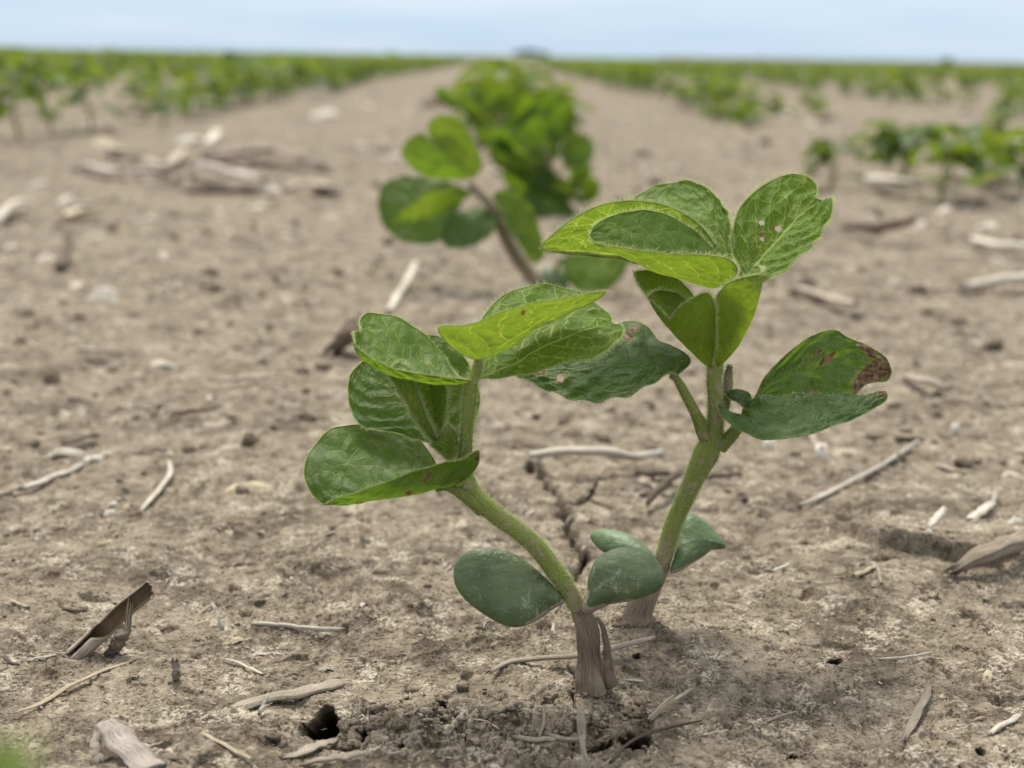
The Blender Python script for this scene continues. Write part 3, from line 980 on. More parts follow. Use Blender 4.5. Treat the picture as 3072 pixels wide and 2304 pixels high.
    chip('white_chip', 2777, 1680, 20, .9, 10, 'chip', 'tiny square white chip at the front edge of the raised slab', 'chip', pitch=40, thick=.3)
    straw('straw_piece', Z7((1035, 640, 2), (1060, 610, 3), (1085, 578, 4)), 24, 'chip', 'bright short husk lying on top of the raised slab', 'husk', flat=.5)
    straw('straw_piece', Z7((810, 1193), (920, 1186), (1038, 1166)), 9, 'straw_pale', 'thin straw right of the small dark hole, above a seed', 'straw', flat=.8)
    chip('seed', 2703, 2004, 24, .62, 20, 'straw_grey', 'small oval grey seed under the thin straw', 'seed', thick=.5)
    chip('stalk_chip', 2960, 2050, 58, .5, 62, 'straw', 'yellowish split chip standing near the right edge', 'chip', pitch=28)
    straw('straw_piece', Z7((1310, 1527), (1370, 1490), (1432, 1455)), 20, 'straw_pale', 'cream stub of straw in the lower right corner', 'straw', flat=.6)
    straw('fibre_bundle', Z7((930, 1515, 0), (965, 1440, .6), (1000, 1380, .8), (1030, 1315, .4)), 26, 'straw_grey', 'grey shredded fibre bundle lying up slope on the lower right', 'fibres', flat=.3, jag=3, taper=(.5, .4))
    straw('straw_piece', Z7((700, 797), (745, 778), (790, 757)), 17, 'straw', 'stubby tan straw left of the raised slab', 'straw')
    straw('straw_piece', Z7((815, 830, 0), (808, 790, .8), (798, 752, 1.6)), 10, 'straw_grey', 'little leaning straw against the stubby tan one', 'straw')
    straw('straw_piece', Z7((335, 788), (365, 775), (397, 762)), 13, 'straw_pale', 'tiny cream straw right of the rear seedling foot', 'straw')
    straw('straw_piece', Z7((292, 1477), (360, 1450), (432, 1430)), 6, 'straw', 'hair thin golden straw below the small dark hole', 'straw')
    chip('pale_stone', 2310, 1352, 62, .62, 60, 'straw_pale', 'blurred white lump of pith under the damaged leaf, left of another', 'pith lump', pitch=25, thick=.5)
    chip('pale_stone', 2462, 1380, 62, .7, 80, 'chip', 'blurred white lump of pith under the damaged leaf, with a grey stem', 'pith lump', pitch=32, thick=.5)
    straw('straw_piece', Z7((540, 245, 1), (515, 190, 3), (500, 140, 5)), 22, 'straw_grey', 'blurred grey stem rising from a white pith lump', 'stem')
    chip('pale_stone', 2862, 1312, 34, .8, 80, 'chip', 'small white blob at the far end of the long pale straw', 'chip', pitch=35, thick=.5)
    chip('pale_stone', 2668, 1338, 30, .8, 0, 'straw', 'small pinkish pebble above the long pale straw', 'pebble', pitch=15, thick=.7)
    straw('stalk_piece', Z7((800, 182), (880, 190), (975, 190)), 22, 'straw_dark', 'dark flat twig behind the pinkish pebble', 'twig')
    straw('straw_piece', Z7((1080, 295), (1140, 318), (1215, 322)), 20, 'straw_grey', 'grey stub above the raised slab', 'straw')
    straw('straw_piece', Z7((1315, 480, 0), (1325, 450, 1), (1332, 415, 2)), 13, 'straw_pale', 'thin light straw standing above the thick right edge stalk', 'straw')
    straw('straw_piece', Z7((1220, 555), (1260, 525), (1310, 490)), 30, 'straw_pale', 'broad light straw above the thick right edge stalk', 'straw', flat=.5)
    chip('husk_flake', 3045, 1568, 60, .6, 30, 'chip', 'pale husk at the right edge above the thick stalk', 'husk', pitch=10)
    chip('husk_flake', 3030, 1425, 52, .4, -30, 'chip', 'narrow white husk near the right edge', 'husk', pitch=10)
    # --- middle distance behind the seedlings
    straw('bent_straw', ZM((690, 262, 3), (800, 248, 5), (1000, 236, 6.5), (1200, 250, 5.5), (1330, 272, 4), (1500, 255, 3)), 30, 'straw_pale', 'long pale straw bridging the crack between both seedlings', 'straw', flat=.8, n=40)
    straw('twig', ZM((1430, 575, 1), (1490, 500, 3), (1560, 430, 4), (1625, 380, 4.5)), 24, 'straw_dark', 'reddish brown curved twig behind the bend of the rear stem', 'twig', flat=.9, taper=(.5, .8))
    straw('twig', ZM((1395, 385, 2), (1470, 395, 3), (1545, 385, 3)), 24, 'straw_dark', 'short dark twig above the reddish curved twig', 'twig', flat=.7)
    straw('twig', ZM((1810, 410, 1), (1900, 400, 2), (2005, 390, 2)), 20, 'straw_dark', 'flat brown twig right of the rear stem', 'twig', flat=.6)
    straw('twig', ZM((1030, 575, 0), (1060, 510, 3), (1085, 460, 5)), 17, 'straw_dark', 'dark little twig upright in the middle crack', 'twig')
    straw('straw_stick', ((1165, 935), (1205, 870), (1250, 790)), 21, 'straw_pale', 'blurred white straw left of the second plant stem', 'straw', flat=.6)
    # --- middle distance, left
    straw('straw_stick', Z10((125, 1268), (260, 1215), (400, 1160)), 24, 'chip', 'bright cream straw on the left, end to end with a lump', 'straw', flat=.7)
    chip('husk_flake', 275, 1383, 62, .5, 25, 'chip', 'bright cream lump at the end of the left straw', 'husk', pitch=12)
    chip('husk_flake', 172, 1378, 118, .32, 22, 'straw_pale', 'broad pale husk behind the bright left straw', 'husk', pitch=10)
    straw('straw_stick', Z10((-20, 1320), (60, 1290), (125, 1262)), 20, 'straw_grey', 'grey straw running off the left edge', 'straw')
    straw('straw_stick', Z10((320, 1060, 1), (390, 1035, 1.5), (480, 1010, 1.5)), 15, 'straw_dark', 'dark straight straw above the bright left straw', 'straw')
    straw('straw_stick', Z10((700, 1400), (750, 1340), (800, 1280), (850, 1200), (840, 1150)), 18, 'straw_pale', 'forked pale straw between the left edge and the seedling', 'straw', flat=.5, taper=(.4, .6))
    chip('white_chip', 337, 1520, 32, .7, 10, 'chip', 'blurred white chip, upper one of a close pair', 'chip', pitch=15)
    chip('white_chip', 327, 1555, 34, .7, 60, 'chip', 'blurred white chip, lower one of a close pair', 'chip', pitch=15)
    chip('white_chip', 378, 1522, 22, .8, 70, 'straw', 'small yellow chip beside the white pair', 'chip', pitch=20)
    chip('husk_flake', 740, 1475, 140, .4, 12, 'straw', 'large yellowish flake left of the lowest leaf', 'flake', pitch=6)
    chip('dark_chip', 745, 1342, 50, .8, 70, 'straw_dark', 'dark pointed chip left of the lowest leaf', 'chip', pitch=55, thick=.3)
    chip('dark_chip', 558, 1347, 60, .4, 5, 'straw_dark', 'flat dark chip left of the pointed one', 'chip', pitch=8)
    straw('straw_stick', Z10((415, 575, 3), (500, 582, 4), (600, 590, 3)), 22, 'straw_grey', 'short grey stalk with a shadow under it, far left', 'stalk')
    straw('straw_stick', Z10((870, 920, 2), (950, 905, 2.5), (1050, 893, 2)), 22, 'straw_dark', 'dark flat stalk left of the upper leaves', 'stalk')
    straw('straw_stick', Z10((1080, 745, 2), (1200, 730, 3), (1350, 715, 2)), 24, 'straw_grey', 'long grey stalk pointing at the upper leaves', 'stalk', taper=(.5, .8))
    chip('husk_flake', 475, 1100, 110, .3, -20, 'chip', 'pinkish white husk in the blurred middle ground', 'husk', pitch=6)
    chip('white_chip', 135, 785, 58, .5, -30, 'chip', 'bright white oval chip near the left edge', 'chip', pitch=12)
    chip('pale_stone', 315, 895, 66, .6, -10, 'straw_pale', 'round pinkish stone right of the white oval chip', 'stone', pitch=6, thick=.6)
    chip('white_chip', 30, 745, 36, .8, 40, 'chip', 'pale chip at the left edge above the white oval', 'chip', pitch=12)
    straw('straw_stick', Z10((300, 180, 2), (335, 100, 6), (345, 20, 12)), 30, 'straw_dark', 'dark thin stalk standing right of the white oval chip', 'stalk')
    chip('dark_chip', 158, 1150, 42, .8, 0, 'straw_dark', 'dark round crumb in the left middle ground', 'crumb', pitch=10, thick=.7)
    straw('stalk_piece', Z10((1690, 560, 3), (1740, 520, 6), (1780, 470, 9)), 62, 'straw_dark', 'dark stub behind the top left leaf', 'stub', flat=.8)
    # --- middle distance, right
    straw('stalk_piece', ((2910, 865, 2), (2990, 850, 5), (3100, 838, 6)), 46, 'straw_pale', 'thick whitish stalk at the right edge, shaded below', 'stalk', flat=.5, ridge=.15)
    chip('husk_flake', 2860, 905, 110, .5, 10, 'chip', 'pale slab shaped husk left of the thick whitish stalk', 'husk', pitch=8) if False else None
    straw('stalk_piece', ((2400, 870, 1), (2480, 895, 3), (2560, 920, 4)), 30, 'straw_grey', 'grey slanted stalk right of the leaf with holes', 'stalk')
    straw('stalk_piece', ((2720, 1140, 2), (2770, 1150, 4), (2820, 1165, 3)), 36, 'straw_grey', 'stubby grey stalk right of the damaged leaf tip', 'stalk')
    straw('stalk_piece', ZR((1150, 1440, 4), (1300, 1400, 10), (1480, 1380, 14)), 44, 'straw_dark', 'dark stalk behind the two white blurred husks', 'stalk')
    chip('white_chip', 2830, 632, 44, .6, 30, 'chip', 'round white husk, right of the leaf with holes', 'husk', pitch=30)
    chip('white_chip', 2760, 680, 50, .6, 60, 'chip', 'white husk leaning below the round one', 'husk', pitch=25)
    chip('white_chip', 2955, 675, 66, .42, -25, 'chip', 'white husk slanting to the right of the leaning one', 'husk', pitch=14)
    straw('stalk_piece', ZR((1220, 1100, 6), (1350, 1120, 10), (1500, 1135, 8)), 40, 'straw_pale', 'long white stalk lying before the far right seedlings', 'stalk', flat=.5)
    straw('stalk_piece', ((2930, 725, 3), (3000, 735, 5), (3075, 738, 5)), 34, 'straw_pale', 'pale stalk running off the right edge', 'stalk')
    # --- the pile of old stalks, far left
    for pts, w, mt, lb in (
        (((510, 700, 8), (570, 705, 10), (640, 712, 8)), 42, 'straw_grey', 'yellowish old stalk in the far left pile, left half of the rear pair'),
        (((700, 728, 8), (780, 735, 10), (865, 742, 8)), 40, 'straw_grey', 'yellowish old stalk in the far left pile, right half of the rear pair'),
        (((1000, 735, 12), (1150, 715, 18), (1300, 722, 18), (1400, 752, 10)), 62, 'stalk_brown', 'broad arching pinkish stalk at the back of the far left pile'),
        (((985, 795, 14), (1090, 815, 16), (1210, 850, 12)), 56, 'straw_pinkish', 'grey white stalk raised over a dark gap in the far left pile'),
        (((430, 785, 8), (500, 800, 9), (560, 815, 6)), 44, 'straw_pinkish', 'whitish stalk end at the left front of the far left pile'),
        (((645, 812, 8), (720, 815, 10), (790, 825, 6)), 48, 'straw_pinkish', 'stubby whitish stalk in the middle front of the far left pile'),
        (((985, 690, 6), (1010, 650, 14), (1035, 610, 20)), 30, 'straw_pale', 'upright white husk above the far left pile'),
        (((1340, 900, 4), (1450, 895, 6), (1580, 905, 5)), 40, 'straw_grey', 'low grey stalk right of the far left pile'),
        (((1490, 860, 8), (1540, 880, 9), (1580, 900, 6)), 44, 'straw_grey', 'pale husk end on the low grey stalk'),
        (((310, 1030, 4), (380, 1010, 6), (450, 1000, 4)), 40, 'straw', 'tan stalk in front of the far left pile'),
        (((-20, 1040, 6), (40, 1000, 10), (110, 945, 10)), 34, 'straw_pale', 'pale stalk leaning at the left edge before the pile'),
        (((880, 880, 2), (1000, 900, 3), (1200, 915, 2)), 62, 'straw_dark', 'dark stalk added as shade under the raised grey white one in the far left pile'),  # dark stalks from here on are added to darken the pile's underside like shade
        (((425, 820, 2), (500, 838, 3), (570, 850, 2)), 44, 'straw_dark', 'dark stalk added as shade under the left front of the far left pile'),
        (((635, 850, 2), (720, 860, 3), (830, 855, 2)), 48, 'straw_dark', 'dark stalk added as shade under the middle front of the far left pile'),
        (((1060, 775, 3), (1220, 770, 5), (1390, 785, 3)), 44, 'straw_dark', 'dark stalk added as shade under the broad arching one in the far left pile'),
    ):
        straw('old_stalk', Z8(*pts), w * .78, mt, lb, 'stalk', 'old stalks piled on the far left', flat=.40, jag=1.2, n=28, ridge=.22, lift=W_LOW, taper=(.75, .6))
    for px, py, w, asp, yaw, lb in ((110, 570, 48, .6, 40, 'pale husk standing left of the far left pile'),
                                    (240, 620, 46, .5, 20, 'pale husk in front of the far left pile, beside the tan stalk'),
                                    (445, 670, 50, .4, 10, 'pale husk right of the tan stalk before the pile'),
                                    (560, 430, 70, .6, 0, 'blurred white husk behind the pile, left of another'),
                                    (965, 345, 70, .6, 10, 'blurred white husk beside the far left rows'),
                                    (1180, 480, 60, .5, 10, 'blurred white husk left of the second plant')):
        chip('husk_flake', px, py, w, asp, yaw, 'chip', lb, 'husk', pitch=14)
    # --- blurred pale flakes that nothing tells apart
    lab = 'small blurred dry husk chip lying on the bare soil between the crop rows'
    protos = [chip_mesh(1.0, .45, .10, s).mesh('husk_chip', [M[mt]]) for s, mt in ((3, 'chip'), (9, 'straw_grey'), (14, 'straw_dark'), (21, 'straw'), (28, 'stalk_brown'), (33, 'straw_pale'))]
    i = 0
    while i < 290:
        px = NR.uniform(-60, 3130); py = 255 + 650 * NR.rand()**1.2
        p = G(px, py)
        L = NR.gamma(2.0, 20) + 18
        if py < 420: L *= .7
        L = L / FPX * depth_of(p)
        o = bpy.data.objects.new('husk_chip', protos[NR.randint(6)]); COL.objects.link(o)
        s = L
        o.scale = (s, s * NR.uniform(.35, 1.0), s * NR.uniform(.6, 1.6))
        o.rotation_euler = (NR.normal(0, .25), NR.normal(0, .35), NR.rand() * 6.28)
        p[2] = gz(p[0], p[1]) + s * .02
        o.location = p
        tag(o, lab, 'husk chip', 'blurred husk chips between the rows')
        i += 1
# ------------------------------------------------------------------ leaves and stems
M['soil_loose'] = M['soil']


def proj(P):
    d = np.asarray(P) - CO
    z = d @ CF
    return np.stack([1536 + FPX * (d @ CR) / z, 1152 - FPX * (d @ CU) / z], -1)


def leaf_mb(Mp, Lp, Rp, nu=64, nv=16, rnd=.55, wr=1.0, rim=.00011, hair=0, face_hair=0, hole=None, blot=None, seed=0, hl=.0009, curl=0.0, mats=(0, 1, 2), mb=None, rag=0.0, vmap=None):
    """a blade lofted through midrib M and its two margins L and R (3D control points, base to tip)"""
    mb = mb or MB()
    m = crom(Mp, nu); l = crom(Lp, nu); r = crom(Rp, nu)
    v = np.linspace(-1, 1, 2 * nv + 1)
    vv = v[None, :, None]
    lin = m[:, None] + np.where(vv < 0, (l - m)[:, None] * -vv, (r - m)[:, None] * vv)
    quad = m[:, None] + vv * ((r - l) / 2)[:, None] + vv**2 * ((r + l) / 2 - m)[:, None]
    g = rnd * quad + (1 - rnd) * lin
    gu = np.gradient(g, axis=0); gv = np.gradient(g, axis=1)
    nn = np.cross(gu, gv); nn /= np.linalg.norm(nn, axis=2)[..., None] + 1e-15
    u = np.linspace(0, 1, nu)
    U, V = np.meshgrid(u, v, indexing='ij')
    L = np.linalg.norm(np.diff(m, axis=0), axis=1).sum()
    env = np.sin(np.pi * np.clip(U, 0, 1))**.5
    w = L * .020 * perlin(U * 4 + seed, V * 2.2, seed + 1) + L * .010 * perlin(U * 9, V * 5 + seed, seed + 2) \
        + L * .012 * np.abs(V)**2 * perlin(U * 11, V * 2 + seed, seed + 3)
    s = (U - .3 * np.abs(V)**1.25) * 6.5 + np.sign(V) * .21
    fr = np.abs(s - np.floor(s) - .5)
    w = w + L * .010 * (smooth(fr, 0, .5) - .5) * np.minimum(1, np.abs(V) * 4)
    g = g + nn * (w * env * wr)[..., None]
    if rag:
        sh = rag * L * (perlin(U * 22, np.sign(V) * 3, seed + 8) + .6 * perlin(U * 55, np.sign(V) * 3, seed + 9)) * np.abs(V)**6
        g = g + (g - m[:, None]) / (np.linalg.norm(g - m[:, None], axis=2)[..., None] + 1e-9) * (sh * env)[..., None]
    nvv = 2 * nv + 1
    P = g.reshape(-1, 3)
    Vm = V if vmap is None else vmap[0] + (V + 1) / 2 * (vmap[1] - vmap[0])
    lp = np.stack([U.ravel(), Vm.ravel(), np.full(U.size, seed * .37)], 1)
    dm = np.zeros(len(P))
    if blot:
        q = proj(P)
        for bx, by, ra, rb, an in blot:
            c, s2 = math.cos(math.radians(an)), math.sin(math.radians(an))
            dx = q[:, 0] - bx; dy = q[:, 1] - by
            e = np.sqrt(((dx * c + dy * s2) / ra)**2 + ((-dx * s2 + dy * c) / rb)**2)
            dm = np.maximum(dm, np.clip(1.55 - e, 0, 1))
    F = grid_faces(nu, nvv)
    if hole:
        fc = proj(P[F].mean(1))
        keep = np.ones(len(F), bool)
        for hx, hy, hr in hole:
            dd = np.hypot(fc[:, 0] - hx, (fc[:, 1] - hy))
            keep &= dd > hr * (1 + .35 * perlin(fc[:, 0] * .09, fc[:, 1] * .09, 5))
        F = F[keep]
    mb.add(P, F, mats[0], lp, dm)
    edge = np.vstack([g[:, 0], g[::-1, -1][1:]])
    uu = np.concatenate([np.arange(nu), np.arange(nu)[::-1][1:]])
    if rim:
        ed_n = np.vstack([nn[:, 0], nn[::-1, -1][1:]])
        ln = len(edge)
        rr = np.full(ln, rim); rr[0] = rr[-1] = rim * .4
        dmr = np.repeat(np.concatenate([dm.reshape(nu, nvv)[:, 0], dm.reshape(nu, nvv)[::-1, -1][1:]]), 5)
        sm = edge.copy(); sm[1:-1] = (edge[:-2] + edge[1:-1] * 2 + edge[2:]) / 4
        sweep(mb, sm, circ(rr, 5), ed_n + 1e-6, mats[1], cap=False)
    if hair:
        k = NR.randint(1, len(edge) - 1, hair)
        f = NR.rand(hair)[:, None]
        pos = edge[k] * (1 - f) + edge[k + 1 - 1 * (k + 1 >= len(edge))] * f
        out = pos - m[uu[k]]; out /= np.linalg.norm(out, axis=1)[:, None] + 1e-12
        nrm = np.vstack([nn[:, 0], nn[::-1, -1][1:]])[k]
        hairs(mb, pos, out * .8 + nrm * NR.choice([-1, 1], hair)[:, None] * NR.rand(hair)[:, None] * .9, hl, mat=mats[2])
    if face_hair:
        k = NR.randint(0, len(P), face_hair)
        nf = nn.reshape(-1, 3)[k]
        t = gu.reshape(-1, 3)[k]; t = t / (np.linalg.norm(t, axis=1)[:, None] + 1e-12)
        hairs(mb, P[k], nf * NR.choice([-1, 1], face_hair)[:, None] + t * .7, hl * .75, 1.3e-5, mat=mats[2])
    return mb


def leaf_px(name, parent, Y, Mq, Lq, Rq, mat, margin='margin', **kw):
    """blade given by photo pixels and by how far (cm) each control point lies behind the plane Y"""
    f = lambda q: np.array([at(a[0], a[1], Y + (a[2] if len(a) > 2 else 0) * .01) for a in q])
    Mp, Lp, Rp = f(Mq), f(Lq), f(Rq)
    mb = leaf_mb(Mp, Lp, Rp, **kw)
    return mb.build(name, [M[mat], M[margin], M['hair']], parent)


def tube_px(name, parent, Y, pts, rad, mat, hair=0, hl=.0009, n=40, k=14, bump=.05, hd=None, flare=None):
    P = np.array([at(a[0], a[1], Y + (a[2] if len(a) > 2 else 0) * .01) for a in pts])
    z = depth_of(P.mean(0))
    path = crom(P, n)
    r = np.interp(np.linspace(0, 1, n), np.linspace(0, 1, len(rad)), rad) / FPX * z
    mb = MB(); sd = NR.randint(900)
    sec = circ(r, k) * rough(n, k, sd, bump)[..., None]
    v, s, nn, t = sweep(mb, path, sec, (0, -1, .02))
    if hair:
        a = NR.rand(hair) * 2 * math.pi; i = NR.randint(0, n - 1, hair); f = NR.rand(hair)[:, None]
        c = path[i] * (1 - f) + path[i + 1] * f
        d = np.cos(a)[:, None] * s[i] + np.sin(a)[:, None] * nn[i]
        hairs(mb, c + d * r[i][:, None] * .98, d + t[i] * NR.normal(.15, .25, (hair, 1)), hl, mat=1)
    return mb.build(name, [M[mat], M['hair']], parent)


def cushion(name, parent, Y, out, thick, mat, tilt=(0, 0), soil=None, off=0.0, n=72, dent=0.0, sag=0.0):
    """a thick seed leaf: closed lens inside a traced outline; tilt = cm of depth per 100 px across and down"""
    o = np.array(out, dtype=float)
    c = o.mean(0)
    q3 = np.array([[p[0], p[1], (p[0] - c[0]) / 100 * tilt[0] + (p[1] - c[1]) / 100 * tilt[1]] for p in o])
    q3 = crom(q3, n, closed=True)
    E = np.array([at(a, b, Y + off + d * .01) for a, b, d in q3])
    ctr = E.mean(0)
    nr = np.cross(E, np.roll(E, -1, 0)).sum(0) * 0
    for i in range(n):
        nr = nr + np.cross(E[i] - ctr, E[(i + 1) % n] - ctr)
    nr /= np.linalg.norm(nr)
    if nr[1] > 0: nr = -nr                          # front side faces the camera's half of the field
    rs = np.array([1, .985, .95, .88, .76, .60, .42, .22, .07])
    rings = []; lp = []; dm = []
    def so(p):
        if not soil: return np.zeros(len(p))
        q = proj(p); r = np.zeros(len(p))
        for (x0, y0), (x1, y1), w in soil:
            d = np.array([x1 - x0, y1 - y0], float); L2 = d @ d
            t = np.clip(((q[:, 0] - x0) * d[0] + (q[:, 1] - y0) * d[1]) / L2, 0, 1)
            e = np.hypot(q[:, 0] - x0 - t * d[0], q[:, 1] - y0 - t * d[1])
            r = np.maximum(r, np.clip(1.35 - e / w, 0, 1))
        return r
    for sgn in (1, -1):
        seq = rs if sgn > 0 else rs[::-1]
        for q in seq:
            if sgn < 0 and q == 1: continue
            h = thick * (1 - q**2.2)**.55 * (1 if sgn > 0 else .8)
            p = ctr + (E - ctr) * q + nr * h * (1 if sgn > 0 else -1) - np.array([0, 0, 1]) * sag * (1 - q * q)
            rings.append(p)
    order = [rings[i] for i in range(8, -1, -1)]      # front centre out to the rim
    back = rings[9:][::-1]                             # rim inward on the back
    allr = order + back
    V = np.vstack(allr); k = len(allr)
    wob = .00022 * perlin(V[:, 0] * 260 + V[:, 1] * 90, V[:, 2] * 260, 3)
    V = V + nr * wob[:, None]
    D = so(V)
    F = grid_faces(k, n, wrap=True)
    c0 = allr[0].mean(0); c1 = allr[-1].mean(0)
    V = np.vstack([V, c0, c1]); D = np.concatenate([D, [0, 0]])
    j = np.arange(n); j2 = (j + 1) % n
    mb = MB()
    mb.add(V, [F, np.stack([np.full(n, k * n), j, j2], 1), np.stack([np.full(n, k * n + 1), (k - 1) * n + j2, (k - 1) * n + j], 1)], 0,
           np.stack([np.linspace(0, 1, len(V)), np.zeros(len(V)), np.zeros(len(V))], 1), D)
    return mb.build(name, M[mat], parent)


# ------------------------------------------------------------------ the seedling in front
def front_plant():
    b = G(1788, 2040); Y = b[1]
    root = empty('soybean_seedling', b)
    tag(root, 'soybean seedling in front with a leaning stem and torn brown root collar', 'seedling', 'soybean seedlings in the middle row')
    # brown neck coming out of the soil, with a torn strip of skin at its side
    neck = tube_px('root_collar', root, Y, Z3((1074, 1368, -.05), (1068, 1310, -.05), (1050, 1210), (1036, 1100), (1022, 1000, -.02), (1000, 905, -.04), (968, 830, -.04)), [46, 43, 34, 27, 28, 30, 28, 24], 'bark', n=70, k=40, bump=.42)
    nk = MB()
    P = np.array([at(*q[:2], Y + q[2] * .01) for q in Z3((1092, 880, -.10), (1122, 950, -.16), (1150, 1060, -.20), (1162, 1180, -.26), (1185, 1290, -.25), (1192, 1345, -.22))])
    path = crom(P, 30)
    w = np.interp(np.linspace(0, 1, 30), [0, .25, .6, 1], [10, 18, 28, 40]) / FPX * .3 * .5
    sec = circ(w, 12) * rough(30, 12, 71, .25)[..., None] * np.array([1, .55])
    path = path + np.stack([perlin(np.linspace(0, 5, 30), np.full(30, q * 3.3), 60 + q) for q in range(3)], 1) * .0007
    sweep(nk, path, sec, (0, -1, .1))
    o = nk.build('bark_strip', M['bark'], neck); o['label'] = 'torn strip of brown skin peeling from the root collar'
    # main stem
    tube_px('stem', root, Y, Z3((985, 880, -.02), (925, 760), (855, 650), (790, 560), (690, 430), (560, 315), (430, 225), (330, 140), (255, 60, .05), (205, -40, .1), (150, -120, .15)),
            [24, 26, 27, 28, 28, 27, 27, 27, 28, 27, 25], 'stem', hair=3600, n=80, k=18)
    # seed leaves
    cushion('cotyledon', root, Y, Z3((135, 590), (152, 520), (225, 452), (340, 428), (480, 442), (620, 520), (740, 622), (828, 715), (872, 790), (800, 832), (700, 905), (570, 955), (465, 940), (320, 860), (205, 765), (145, 675)),
            .0026, 'cot', tilt=(.05, -.30), soil=[(Z3((880, 800))[0], Z3((640, 955))[0], 22), (Z3((640, 960))[0], Z3((520, 965))[0], 8)], off=-.001)
    cushion('cotyledon', root, Y, Z3((985, 848), (1018, 740), (1030, 620), (1090, 500), (1200, 438), (1330, 428), (1430, 460), (1500, 530), (1532, 630), (1512, 690), (1430, 742), (1300, 780), (1180, 800), (1100, 830), (1030, 862)),
            .0034, 'cot', tilt=(-.12, -.42), soil=[(Z3((1000, 870))[0], Z3((1320, 800))[0], 22), (Z3((1320, 800))[0], Z3((1460, 745))[0], 9), (Z3((1000, 850))[0], Z3((1022, 720))[0], 9)], off=-.003)
    # lowest leaf (single blade) with its stalk
    lf = leaf_px('leaf', root, Y,
                 Z2((842, 1128, .0), (640, 1166, -.35), (480, 1197, -.55), (320, 1214, -.55), (205, 1218, -.4)),
                 Z2((842, 1128, .0), (800, 1060, .35), (770, 985, .65), (700, 890, .95), (610, 842, 1.2), (400, 806, 1.2), (250, 828, .9), (145, 930, .5), (106, 1050, .1), (145, 1160, -.2), (205, 1218, -.4)),
                 Z2((842, 1128, .0), (930, 1085, -.25), (990, 1020, -.45), (1002, 942, -.6), (985, 948, -.65), (900, 985, -.8), (780, 1012, -1.0), (600, 1072, -1.15), (400, 1142, -1.1), (270, 1183, -.8), (205, 1218, -.4)),
                 'leaf_dark', 'margin', nu=80, nv=20, rnd=.35, hair=700, face_hair=900, seed=3, hl=.0007,
                 blot=[(*Z2((735, 1075))[0], 6, 24, 35), (*Z2((992, 975))[0], 7, 14, 20), (*Z2((215, 1224))[0], 20, 8, 0), (*Z2((505, 1200))[0], 16, 7, 0), (*Z2((395, 1212))[0], 16, 6, 0), (*Z2((640, 1155))[0], 12, 7, 0)])
    lf['label'] = 'lowest single leaf, cupped with a dark inside'
    tube_px('leaf_stalk', lf, Y, Z2((1012, 1240, -.05), (930, 1175, -.15), (842, 1126, .0), (780, 1135, -.1)), [22, 17, 14, 9], 'stalk', hair=320)
    # opposite single leaf behind the stem
    lf = leaf_px('leaf', root, Y,
                 Z2((790, 905, .5), (690, 780, .8), (560, 640, 1.2), (470, 560, 1.5), (395, 492, 1.8)),
                 Z2((790, 905, .5), (700, 888, .6), (560, 845, .7), (420, 825, .8), (355, 750, 1.0), (332, 640, 1.3), (345, 550, 1.6), (395, 492, 1.8)),
                 Z2((790, 905, .5), (930, 850, .5), (985, 760, .7), (1000, 660, .9), (960, 520, 1.2), (860, 400, 1.5), (770, 352, 1.7), (640, 360, 1.8), (500, 420, 1.85), (395, 492, 1.8)),
                 'leaf_dark', 'margin', nu=80, nv=22, rnd=.6, hair=700, face_hair=1200, seed=9, hl=.0008)
    tube_px('leaf_stalk', lf, Y, Z2((880, 1010, .2), (840, 950, .35), (790, 900, .5)), [20, 16, 12], 'stalk', hair=200)
    # compound leaf on the upright stalk: three leaflets
    st = tube_px('compound_leaf_stalk', root, Y, Z2((925, 1000, .1), (932, 900, -.05), (940, 800, -.1), (950, 690, -.12), (962, 590, -.1), (985, 530, -.05), (993, 478, 0)), [26, 21, 19, 19, 20, 16, 13], 'stem_fresh', hair=1500, hl=.0011, n=50)
    a = leaf_px('leaflet', st, Y,
                Z2((985, 585, -.1), (860, 602, -.25), (700, 585, -.35), (560, 552, -.35), (430, 492, -.3), (372, 425, -.1), (392, 330, .15)),
                Z2((985, 585, -.1), (890, 560, .45), (860, 510, .7), (800, 430, .95), (700, 335, 1.1), (610, 270, 1.1), (510, 234, 1.0), (425, 238, .8), (385, 280, .5), (392, 330, .15)),
                Z2((985, 585, -.1), (870, 570, -.35), (640, 538, -.55), (500, 494, -.65), (400, 432, -.55), (358, 372, -.3), (363, 335, 0), (392, 330, .15)),
                'leaf_mid', 'margin', nu=80, nv=20, rnd=.35, hair=900, face_hair=700, seed=14, wr=.8)
    b1 = leaf_px('leaflet', st, Y,
                 Z2((992, 478, 0), (1060, 440, -.15), (1180, 365, -.1), (1320, 270, .15), (1480, 195, .4), (1652, 126, .7)),
                 Z2((992, 478, 0), (920, 452, -.3), (850, 405, -.7), (790, 305, -1.2), (900, 298, -1.25), (1030, 266, -1.2), (1190, 205, -1.0), (1300, 185, -.7), (1490, 145, -.1), (1652, 126, .7)),
                 Z2((992, 478, 0), (1080, 447, .2), (1180, 390, .5), (1280, 325, .8), (1400, 258, 1.0), (1540, 200, 1.0), (1652, 126, .7)),
                 'leaf_young', 'margin', nu=80, nv=18, rnd=.5, hair=700, face_hair=700, seed=17, wr=.7,
                 blot=[(*Z2((1225, 235))[0], 6, 12, 20), (*Z2((1090, 325))[0], 4, 10, 0), (*Z2((1215, 190))[0], 9, 5, 0)])
    b1['label'] = 'bright yellow green leaflet seen from beneath'
